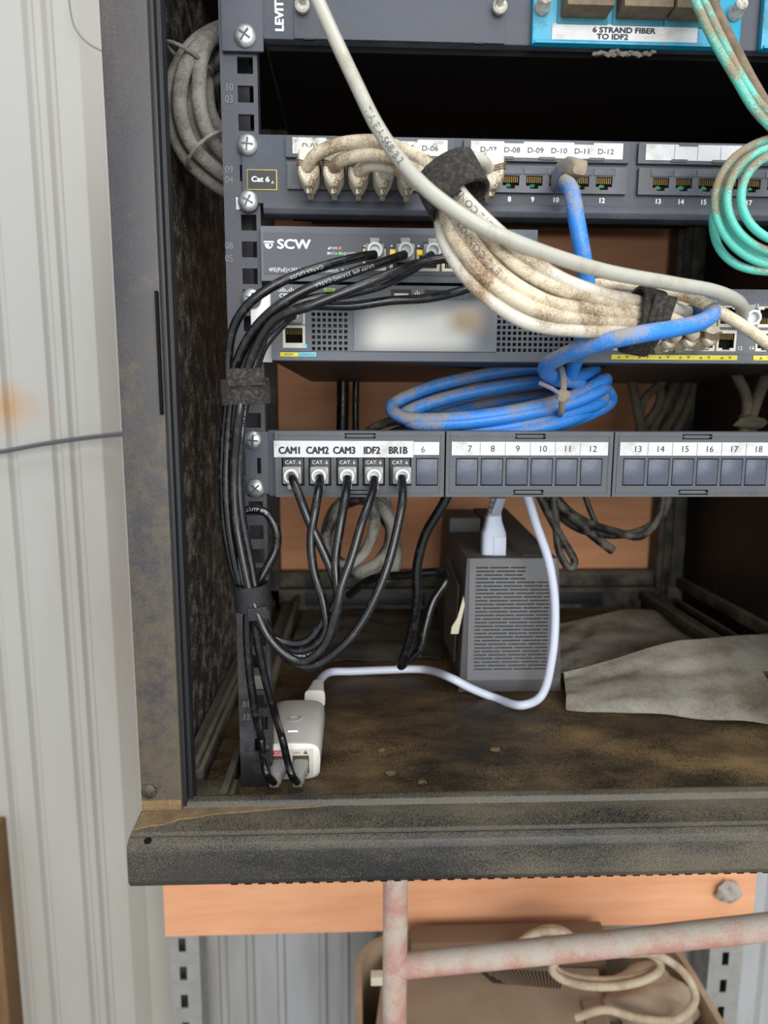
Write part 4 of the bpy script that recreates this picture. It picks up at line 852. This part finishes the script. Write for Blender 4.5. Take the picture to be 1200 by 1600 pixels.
# raised top section along the right with sloping front
xm = uTL.x+(uTR.x-uTL.x)*.52
b = MB(); b.hexa([(xm, uY+8, uz-4), (uTR.x-1, uY+8, uz-4), (uTR.x+2, uB-3, uz-4), (xm-14, uB-3, uz-4), (xm+12, uY+10, uz-1), (uTR.x-3, uY+10, uz-1), (uTR.x-8, uB-6, uz+16), (xm-6, uB-6, uz+16)], 2); b.build('top_hump', m_upsd, ups)
b = MB(); b.box(uTL.x+2, xm-8, uB-70, uB-4, uz-4, uz+14, 2); b.build('top_hump', m_upsd, ups)
c = P(852, 884, uY+5); b = MB(); b.lathe((c.x, uY+6, uz-3.2), (0, -.8, .5), [(0, 3), (2.8, 2.6), (3, .01)], 12); b.build('green_light', m_grn, ups)
# cream paper tag and brown card at its left side
pA = [P(697, 870, uY+60), P(716, 915, uY+10), P(708, 1000, uY+12), P(694, 950, uY+60)]
b = MB(); b.hexa([pA[3]+Vector((0, 0, -30)), pA[2]+Vector((1, 0, -22)), pA[2]+Vector((2, 1, -22)), pA[3]+Vector((1, 1, -30)), pA[0], pA[1], pA[1]+Vector((1, 1, 0)), pA[0]+Vector((1, 1, 0))]); b.build('brown_card', m_brownp, None, 'brown card leaning against the left side of the backup battery', 'card')
b = MB(); pr_ = [P(724, 930, uY-4), P(726, 945, uY-4), P(719, 975, uY-4), P(716, 990, uY-4), P(704, 990, uY-4), P(706, 978, uY-4), P(715, 965, uY-4)]
b.prism([(p.x, p.z) for p in pr_], uY-5, uY-3.5, .3); b.build('paper_scrap', m_cream, None, 'torn cream paper scrap at the left front edge of the backup battery', 'paper')
# white cord
Yp = uY+22
inj_top = FZ+28
iY = PZ(460, 1222, FZ).y; iy1 = PZ(460, 1090, inj_top).y
ic = PZ(497, 1078, FZ+16)
cpts = [P(770, 770, Yp-30), P(770, 740, Yp-50), P(800, 730, Yp-60), P(820, 765, Yp-62), P(838, 820, Yp-60), P(858, 880, Yp-55), P(867, 950, Yp-50), P(862, 1030, Yp-52), PZ(845, 1088, FZ+10), PZ(815, 1102, FZ+6), P(772, 1090, uY-12), P(735, 1075, uY-10), P(706, 1060, uY-8), PZ(660, 1046, FZ+8), PZ(600, 1047, FZ+6), PZ(550, 1049, FZ+6), PZ(518, 1050, FZ+8), PZ(502, 1060, FZ+12), PZ(496, 1074, FZ+15)]
root, path = cable('power_cable', 'white power cord curving from the backup battery to the white injector', 'power cord', cpts, 3.9, m_cord)
c = P(770, 868, Yp); zt = c.z
b = MB(); ex = (1, 0, 0); ey = (0, 1, 0); sc_ = (Yp+CAMD)/1067
zq = lambda py: P(770, py, Yp).z
secs = [((c.x, Yp, zq(869)), ex, ey, 11.5, 8), ((c.x, Yp, zq(832)), ex, ey, 11.3, 8), ((c.x, Yp, zq(824)), ex, ey, 9.5, 7.5), ((c.x-.5, Yp, zq(812)), ex, ey, 7.5, 6.6), ((c.x-.5, Yp, zq(806)), ex, ey, 7.2, 6.4)]
b.loft(secs); b.box(c.x-1.5, c.x+10.5, Yp-9, Yp-6, zq(867), zq(836), .8)
o = b.build('mains_plug', m_cord, root)
b = MB()
for k_, py in enumerate((803, 795, 787, 779)): b.loft([((c.x, Yp-k_*2, zq(py+3)), ex, ey, 6.4-k_*.4, 6), ((c.x, Yp-k_*2, zq(py-3)), ex, ey, 6.2-k_*.4, 5.6)])
b.loft([((c.x, Yp-1, zq(806)), ex, ey, 5, 4.6), ((c.x, Yp-28, zq(772)), ex, ey, 4.2, 4.2)]); b.build('strain_relief', m_cord, o)
MB().loft([(PZ(497, 1070, FZ+16), ex, (0, 0, 1), 5, 5), (PZ(494, 1082, FZ+15), ex, (0, 0, 1), 7, 6), (PZ(492, 1092, FZ+13), ex, (0, 0, 1), 9, 8)]).build('cord_plug', m_injw, root)
# ================================================================ INJECTOR
ix0, ix1 = PZ(408, 1222, FZ).x, PZ(500, 1222, FZ).x
inj = thing('poe_injector', 'small white grey power injector box with red POE mark on the cabinet floor', 'power injector', ((ix0+ix1)/2, (iY+iy1)/2, FZ))
zc = (FZ+inj_top)/2; xc = (ix0+ix1)/2; hw = (ix1-ix0)/2; hh = (inj_top-FZ)/2
ex, ez = (1, 0, 0), (0, 0, 1)
MB().loft([((xc, iY+3, zc), ex, ez, hw-.5, hh-.3), ((xc, iY+5, zc), ex, ez, hw, hh), ((xc, iy1-6, zc), ex, ez, hw, hh), ((xc, iy1-1.5, zc), ex, ez, hw-2, hh-1.5), ((xc, iy1, zc), ex, ez, hw-4, hh-3)]).build('case', m_inj, inj)
ph_ = [(xc-14.5, xc-2.5, FZ+6, inj_top-8), (xc+1.5, xc+13.5, FZ+6, inj_top-8)]
o = MB().loft([((xc, iY+1.5, zc), ex, ez, hw-2, hh-1.6), ((xc, iY+3.5, zc), ex, ez, hw+.1, hh+.1), ((xc, iY+6, zc), ex, ez, hw+.1, hh+.1)]).build('front_rim', m_injw, inj)
MB().plate(xc-16.5, xc+16.5, FZ+4, inj_top-3.2, iY+.9, iY+1.8, ph_).build('front_plate', m_inj, inj)
for h_ in ph_:
    j = MB().box(h_[0], h_[1], iY+1.2, iY+1.5, h_[2], h_[3]).build('port_cavity', m_slot if False else mat('warm_cavity', (92, 78, 56), .6), inj)
    b = MB()
    for q in range(8): b.box(h_[0]+1.6+q*1.2, h_[0]+2.1+q*1.2, iY+.9, iY+1.2, h_[3]-2.5, h_[3]-.5)
    b.build('contact', m_gold, j)
zt_ = inj_top-5.6; pl = MB().box(xc-14.5, xc-2.8, iY+.5, iY+1, zt_-1.5, zt_+1.5, .2).build('poe_mark', m_red, inj); text('POE', 1.9, (xc-8.5, iY+.45, zt_), m_pw, pl)
text('LAN', 1.9, (xc+4.5, iY+.8, zt_), m_inkg, inj)
b = MB(); c = (xc+11, iY+.8, zt_); b.prism([(c[0]-1.8, c[2]-1.2), (c[0]+1.8, c[2]-1.2), (c[0], c[2]+1.6)], c[1]-.15, c[1]); b.build('symbol_mark', m_inkg, inj)
cz = inj_top+.15; yl = iY+(iy1-iY)*.27
MB().box(xc-3.6, xc+3.6, yl-.8, yl+.8, inj_top-.3, inj_top+.3, .2).build('status_light', m_wled, inj)
b = MB(); yo = iY+(iy1-iY)*.53
b.lathe((xc-1, yo, inj_top-.3), (0, 0, 1), [(0, 5), (.7, 5), (.7, 3.6), (.2, 3.6)], 24); b.box(xc+2, xc+5, yo-2.5, yo, inj_top-.2, inj_top+.45, .3); b.box(xc+3.5, xc+6, yo+1, yo+3.5, inj_top-.2, inj_top+.45, .3)
b.build('embossed_logo', mat('emboss_grey', (172, 166, 160), .4), inj)
for h_, px in zip(ph_, (432, 464)):
    cx = (h_[0]+h_[1])/2; zz = FZ+11
    o = MB().loft([((cx, iY+1, zz+2), ex, ez, 5.6, 4.2), ((cx, iY-8, zz+1), ex, ez, 5.4, 4.2), ((cx-.5, iY-11, zz), ex, ez, 3.8, 3.6), ((cx-1, iY-17, zz-1.5), ex, ez, 3.4, 3.4)]).build('clear_plug', m_clear, inj)
    b = MB()
    for q in range(3): b.lathe((cx-.4-q*.2, iY-11-q*2.2, zz-.2-q*.5), (-.05, -1, -.3), [(0, 3.6), (.5, 4.6), (1.1, 3.6)], 14)
    b.build('strain_ring', m_clear, o)
    # short tail joining the dropping cable
# ================================================================ REAR CABLES
grpr = 'dusty cables hanging behind the lower patch panel'
def ringcoil(cx, cy, rx, ry, turns, Y0, dY, tilt=0, n=12, jit=4, t0=0):
    pts = []
    for k_ in range(int(turns*n)+1):
        t = t0+2*pi*k_/n; rr = 1+.05*math.sin(k_*1.7+cx); pts.append((cx+rx*rr*math.cos(t)*math.cos(tilt)-ry*rr*math.sin(t)*math.sin(tilt), cy+rx*rr*math.cos(t)*math.sin(tilt)+ry*rr*math.sin(t)*math.cos(tilt), Y0+dY*k_/n+jit*math.sin(k_*2.1)))
    return pts
simple_cable('coiled_cable', 'whitish dusty black cable coil hanging behind the CAM jacks', 'cable', [(556, 740, 250)]+ringcoil(562, 835, 50, 58, 3.2, 230, 14, .15, t0=-pi/2)+[(600, 760, 280), (610, 700, 300)], 6.2, m_blkw)
simple_cable('coiled_cable', 'dark narrow cable coil hanging just left of the whitish one', 'cable', [(545, 720, 240)]+ringcoil(548, 828, 34, 60, 2.1, 210, 12, .35, t0=-pi/2)+[(560, 740, 260)], 5.2, m_blkw)
simple_cable('coiled_cable', 'outer grey loop of cable hanging behind the IDF2 and BR1B jacks', 'cable', [(566, 730, 262), (590, 790, 262), (616, 840, 260), (618, 885, 262), (596, 905, 270), (572, 890, 276)], 6.0, m_blkw)
# black bag-like tube and cord on the left floor
simple_cable('power_cable', 'glossy black power cord hanging from behind the CAM panel to the floor', 'power cord', [(712, 740, 60), (694, 785, 64), (665, 835, 70), (652, 885, 74), (651, 940, 78), (640, 1000, 84), (627, 1040, 92), (632, 1035, 100), (655, 1015, 112), (664, 980, 122), (676, 940, 130), (697, 905, 134), (690, 895, 140), (640, 898, 150), (580, 905, 168), (545, 930, 190)], 4.0, m_blk)
m_blks = m_blkd
simple_cable('power_cable', 'long black cord sagging in an arc behind the right half of the lower patch panel', 'power cord', [(836, 740, 200), (860, 790, 210), (905, 826, 220), (960, 836, 226), (1010, 826, 230), (1038, 800, 232), (1045, 760, 234), (1046, 700, 236)], 4.2, m_blkd, grpr)
simple_cable('power_cable', 'second sagging black cord, slightly lower, ending behind the battery', 'power cord', [(850, 740, 190), (880, 790, 200), (915, 815, 206), (960, 830, 214), (1000, 838, 222), (1028, 812, 228), (1036, 770, 230), (1036, 700, 234)], 4.0, m_blkd, grpr)
simple_cable('power_cable', 'black cord ending in a cut end right of the battery', 'power cord', [(842, 760, 180), (880, 795, 185), (925, 835, 190), (957, 860, 192)], 4.6, m_blkd, grpr)
simple_cable('power_cable', 'black cord hanging in a narrow loop right of the battery', 'power cord', [(832, 750, 170), (855, 800, 172), (880, 845, 174), (898, 880, 174), (890, 888, 174), (874, 862, 174), (868, 810, 176), (862, 750, 180)], 3.8, m_blkd, grpr)
simple_cable('power_cable', 'thin black cord slanting down to the sagging cords behind the panel', 'power cord', [(900, 700, 240), (916, 780, 236), (932, 820, 230), (938, 832, 226)], 3.0, m_blkd, grpr)
gb = 'beige cables hanging in the dark behind the blue coil'
bl = ['leftmost', 'second from left', 'third from left', 'fourth from left', 'fifth from left', 'rightmost']
for k_, (xa, xb, xc_) in enumerate(((984, 994, 1004), (1052, 1004, 1000), (1028, 1030, 990), (1062, 1040, 1012), (1078, 1062, 1030), (1086, 1076, 1050))):
    simple_cable('dusty_cable', '%s of the beige cables hanging in the dark right of the blue coil' % bl[k_], 'cable', [(xa+8, 500, 330), (xa, 575, 300+k_*6), (xb, 630, 290+k_*5), (xc_, 690, 300+k_*4), (xc_-10, 760, 320)], 5.0, m_beige, gb)
c0 = 'beige dusty cable'
simple_cable('dusty_cable', 'beige cable bending down at the right edge, left one of the tied pair', 'cable', [(1130, 540, 150), (1150, 585, 140), (1166, 620, 134), (1164, 660, 134), (1150, 720, 140)], 4.4, m_beige)
simple_cable('dusty_cable', 'beige cable at the right edge, right one of the tied pair', 'cable', [(1215, 520, 150), (1195, 590, 142), (1180, 630, 136), (1172, 660, 136), (1178, 720, 144)], 5.2, m_beige)
b = MB(); b.blob(P(1172, 660, 128), 14, 8, 6, 2, .5, 2); b.build('cable_tie', m_beige, None, 'dusty knot tie around the beige cable pair at the right edge', 'cable tie')
simple_cable('black_cord', 'thin black cord hanging vertically behind the upper gap left of the coil', 'cable', [(560, 540, 330), (556, 610, 330), (556, 680, 330), (560, 760, 330)], 4.0, m_blk)
simple_cable('black_cord', 'thick black cord hanging vertically left of the thin one in the gap', 'cable', [(535, 540, 320), (536, 610, 320), (534, 700, 320), (530, 760, 320)], 7.0, m_blk)
simple_cable('black_cord', 'black cord emerging from under the left end of the blue coil', 'cable', [(560, 690, 90), (585, 668, 84), (622, 657, 76), (680, 662, 80), (740, 672, 90)], 3.6, m_blkd)
simple_cable('black_cord', 'black cord crossing low behind the blue coil', 'cable', [(585, 690, 100), (640, 668, 96), (720, 668, 100), (800, 676, 110)], 3.6, m_blkd)

# ================================================================ SHEETS AND DEBRIS ON THE CABINET FLOOR
def sheetmesh(name, label, cat, corners, hfun, mt, nu=44, nv=24, th=1.0):
    A, B_, C_, D_ = corners; bm = bmesh.new(); T = []
    for layer in (0, 1):
        g = []
        for j in range(nv+1):
            v = j/nv; row = []
            for i in range(nu+1):
                u = i/nu; p = (A.lerp(B_, u)).lerp(D_.lerp(C_, u), v); h = hfun(u, v)
                wob = 5*noise.noise(Vector((u*3, v*3, 1.3))); q = Vector((p.x+wob*(v in (0, 1)), p.y+wob, FZ+1.2+max(0, h)+(th if layer == 0 else 0))); row.append(bm.verts.new(q))
            g.append(row)
        T.append(g)
        for j in range(nv):
            for i in range(nu): bm.faces.new((g[j][i], g[j][i+1], g[j+1][i+1], g[j+1][i]))
    for i in range(nu):
        for j in (0, nv): bm.faces.new((T[0][j][i], T[0][j][i+1], T[1][j][i+1], T[1][j][i]))
    for j in range(nv):
        for i in (0, nu): bm.faces.new((T[0][j][i], T[0][j+1][i], T[1][j+1][i], T[1][j][i]))
    bmesh.ops.recalc_face_normals(bm, faces=bm.faces[:]); return link(bm, name, mt, None, label, cat, sharp=60)
def nz(u, v, s=4, k=1): return k*noise.noise(Vector((u*s, v*s, 2.1)))
sheetmesh('dusty_sheet', 'folded grey dusty sheet lying nearest the front on the right of the floor', 'plastic sheet',
    [PZ(884, 1112, FZ), PZ(1300, 1140, FZ), PZ(1300, 1040, FZ), PZ(880, 1078, FZ)], lambda u, v: (16+22*min(1, u*2.5))*v**.8+nz(u, v, 5, 3)+1.5*math.sin(v*6+u*3), m_paper)
sheetmesh('dusty_sheet', 'crumpled dust covered sheet lying behind the folded one, against the right channel', 'plastic sheet',
    [PZ(868, 1070, FZ), PZ(1180, 1048, FZ), PZ(1040, 962, FZ), PZ(872, 985, FZ)], lambda u, v: 3+6*abs(nz(u, v, 2.2, 1.6))+10*max(0, v-.75)*3*(1-abs(u-.6))+nz(u, v, 9, 1.5)+14*max(0, .28-abs(u-.12))*(1-v)*3, m_paper)
sheetmesh('dusty_sheet', 'dark dusty sheet lying left of the backup battery on the floor', 'plastic sheet',
    [PZ(448, 1040, FZ), PZ(690, 1035, FZ), PZ(690, 962, FZ), PZ(475, 962, FZ)], lambda u, v: 2+7*abs(nz(u, v, 3, 1.6))+nz(u, v, 9, 1), mat('dark_dusty_sheet', (52, 48, 42), .85, 0, (84, 76, 62), .35, 24, .2, bump=.8, bscale=300))
for k_, (px, py, r_, lab) in enumerate(((774, 1171, 3.2, 'small tan wood chip in the middle of the floor'), (610, 1208, 3.0, 'yellowish chip on the floor right of the injector'), (660, 1222, 2.4, 'tiny tan chip near the front edge of the floor'), (596, 1172, 2.2, 'pale chip on the floor just right of the injector'))):
    c = PZ(px, py, FZ+1); MB().blob(c, r_*1.4, r_*.8, 1.3, 2, .7, k_*3).build('wood_chip', m_mud, None, lab, 'wood chip')

# ================================================================ BELOW THE CABINET
YPp = 150
pf = thing('pipe_frame', 'dusty red and grey painted steel pipe frame standing under the cabinet', 'pipe frame', P(617, 1600, YPp))
b = MB(); c0 = P(618, 1380, YPp); b.tube([Vector((c0.x, YPp, z_)) for z_ in (-286, -500, -800, -1100, -1497)], 12.3, 20); b.build('upright_pipe', m_pipe, pf)
b = MB(); b.tube([P(626, 1509, YPp), P(900, 1481, YPp-22), P(1230, 1445, YPp-52), P(1500, 1410, YPp-80)], lambda t: 12.0, 20); b.build('cross_pipe', m_pipe, pf)
# tub with boxed device
YT0, YT1 = 190.0, 452.0; tz = P(800, 1470, 440).z
tx0, tx1 = P(562, 1590, 260).x, P(1100, 1590, 330).x
tub = thing('storage_tub', 'dusty tan plastic tub under the plywood board holding an old device', 'tub', ((tx0+tx1)/2, 320, tz-260))
def rrect(x0, x1, y0, y1, r, z, n=8):
    out = []
    for cx, cy, a0 in ((x1-r, y1-r, 0), (x0+r, y1-r, pi/2), (x0+r, y0+r, pi), (x1-r, y0+r, 1.5*pi)):
        for k_ in range(n+1): t = a0+pi/2*k_/n; out.append(Vector((cx+r*math.cos(t), cy+r*math.sin(t), z)))
    return out
rr_ = [rrect(tx0+14, tx1-14, YT0+14, YT1-14, 50, tz-260), rrect(tx0, tx1, YT0, YT1, 60, tz), rrect(tx0-6, tx1+6, YT0-6, YT1+6, 66, tz), rrect(tx0-6, tx1+6, YT0-6, YT1+6, 66, tz+3), rrect(tx0+3, tx1-3, YT0+3, YT1-3, 57, tz+3), rrect(tx0+17, tx1-17, YT0+17, YT1-17, 47, tz-256)]
MB().rings(rr_).build('tub_body', m_tub, tub)
# device: tilted tan box
dev = thing('old_device', 'tan dust covered device with slatted vent tilted inside the tub', 'electronic device', (0, 300, tz-60))
A = P(600, 1500, 420); A2 = P(934, 1512, 400); B1 = P(975, 1690, 235); B0 = P(575, 1690, 235)
nn = (A2-A).cross(B0-A).normalized(); nn = nn if nn.z > 0 else -nn; dn = -nn*48
b = MB(); b.hexa([B0+dn, B1+dn, A2+dn, A+dn, B0, B1, A2, A], 3); b.build('casing', m_tan, dev)
ux, uy = (A2-A).normalized(), (B0-A).normalized()
def onface(px, py):
    d = ray(px, py); t = (A-CP).dot(nn)/d.dot(nn); return CP+d*t
g0, g1, g2, g3 = onface(742, 1512), onface(880, 1520), onface(876, 1545), onface(770, 1536)
nsl = 24
b = MB(); b.hexa([v+nn*.05 for v in (g0, g1, g2, g3)]+[v+nn*.6 for v in (g0, g1, g2, g3)]); b.build('vent_recess', mat('vent_dark', (58, 48, 38), .95), dev)
b = MB()
for k_ in range(nsl):
    f = k_/(nsl-1); p = g0.lerp(g1, f); q = g3.lerp(g2, f) if f > .2 else p.lerp(g3.lerp(g2, f), f/.2+.1)
    M_ = (q-p); s_ = ux*1.3
    b.hexa([p+nn*.2, p+s_+nn*.2, q+s_+nn*.2, q+nn*.2, p+nn*1.6, p+s_+nn*1.6, q+s_+nn*1.6, q+nn*1.6])
b.build('vent_slats', m_tan, dev)
b = MB(); p = [onface(908, 1562), onface(936, 1562), onface(962, 1640), onface(925, 1640)]; b.hexa([v+nn*.1 for v in p]+[v+nn*1.6 for v in p], .3); b.build('taped_corner', mat('tape_tan', (134, 116, 100), .9), dev)
c = P(592, 1530, 300); MB().box(c.x-10, c.x+20, 296, 308, c.z-6, c.z+6, 1, None).build('wood_scrap', m_cream, None, 'small pale wood scrap beside the upright pipe in the tub', 'wood scrap')
# crumpled bag in the tub right
b = MB(); b.blob(P(1015, 1570, 340), 62, 45, 34, 4, .45, 9); b.build('dusty_bag', m_tan, None, 'crumpled tan dusty bag inside the right end of the tub', 'bag')
simple_cable('power_cable', 'cream dusty cord coiled on top of the tub at the right', 'cord', [(800, 1480, 330), (850, 1455, 320), (885, 1462, 318)]+[(945+84*math.cos(t)*(1+.05*math.sin(t*1.3)), 1500+30*math.sin(t)+1.5*t, 300-1.6*t) for t in [x_*.5-2.6 for x_ in range(29)]]+[(1020, 1490, 285), (1068, 1520, 285), (1086, 1562, 285), (1060, 1592, 285), (1000, 1592, 285), (945, 1578, 290), (900, 1590, 300)], 5.0, m_crmc)
simple_cable('power_cable', 'cream dusty cord arching behind the horizontal pipe', 'cord', [(800, 1490, 380), (830, 1462, 380), (862, 1452, 380), (890, 1462, 380), (905, 1490, 380)], 6.0, m_crmc)
b = MB(); q = P(700, 1478, 400); b.box(P(640, 1470, 430).x, P(940, 1470, 430).x, 405, 440, q.z-60, P(700, 1452, 430).z, 3); b.build('cardboard_box', mat('dim_brown_box', (112, 90, 68), .9), None, 'brown box standing at the back inside the tub', 'box')
# wires on the wall
simple_cable('wall_cable', 'thin dark cable running across the white sheet wall to the cabinet', 'cable', [(-60, 712, 520), (0, 706, 520), (60, 695, 518), (120, 686, 515), (190, 678, 505), (240, 674, 480)], 3.2, mat('dark_grey_cable', (84, 84, 88), .5))
simple_cable('thin_wire', 'hair thin brown wire curving at the top of the white wall', 'wire', [(108, -40, 520), (109, 10, 520), (118, 45, 520), (138, 68, 518), (160, 80, 515), (190, 92, 500)], .9, m_wire)
bpy.context.view_layer.update()
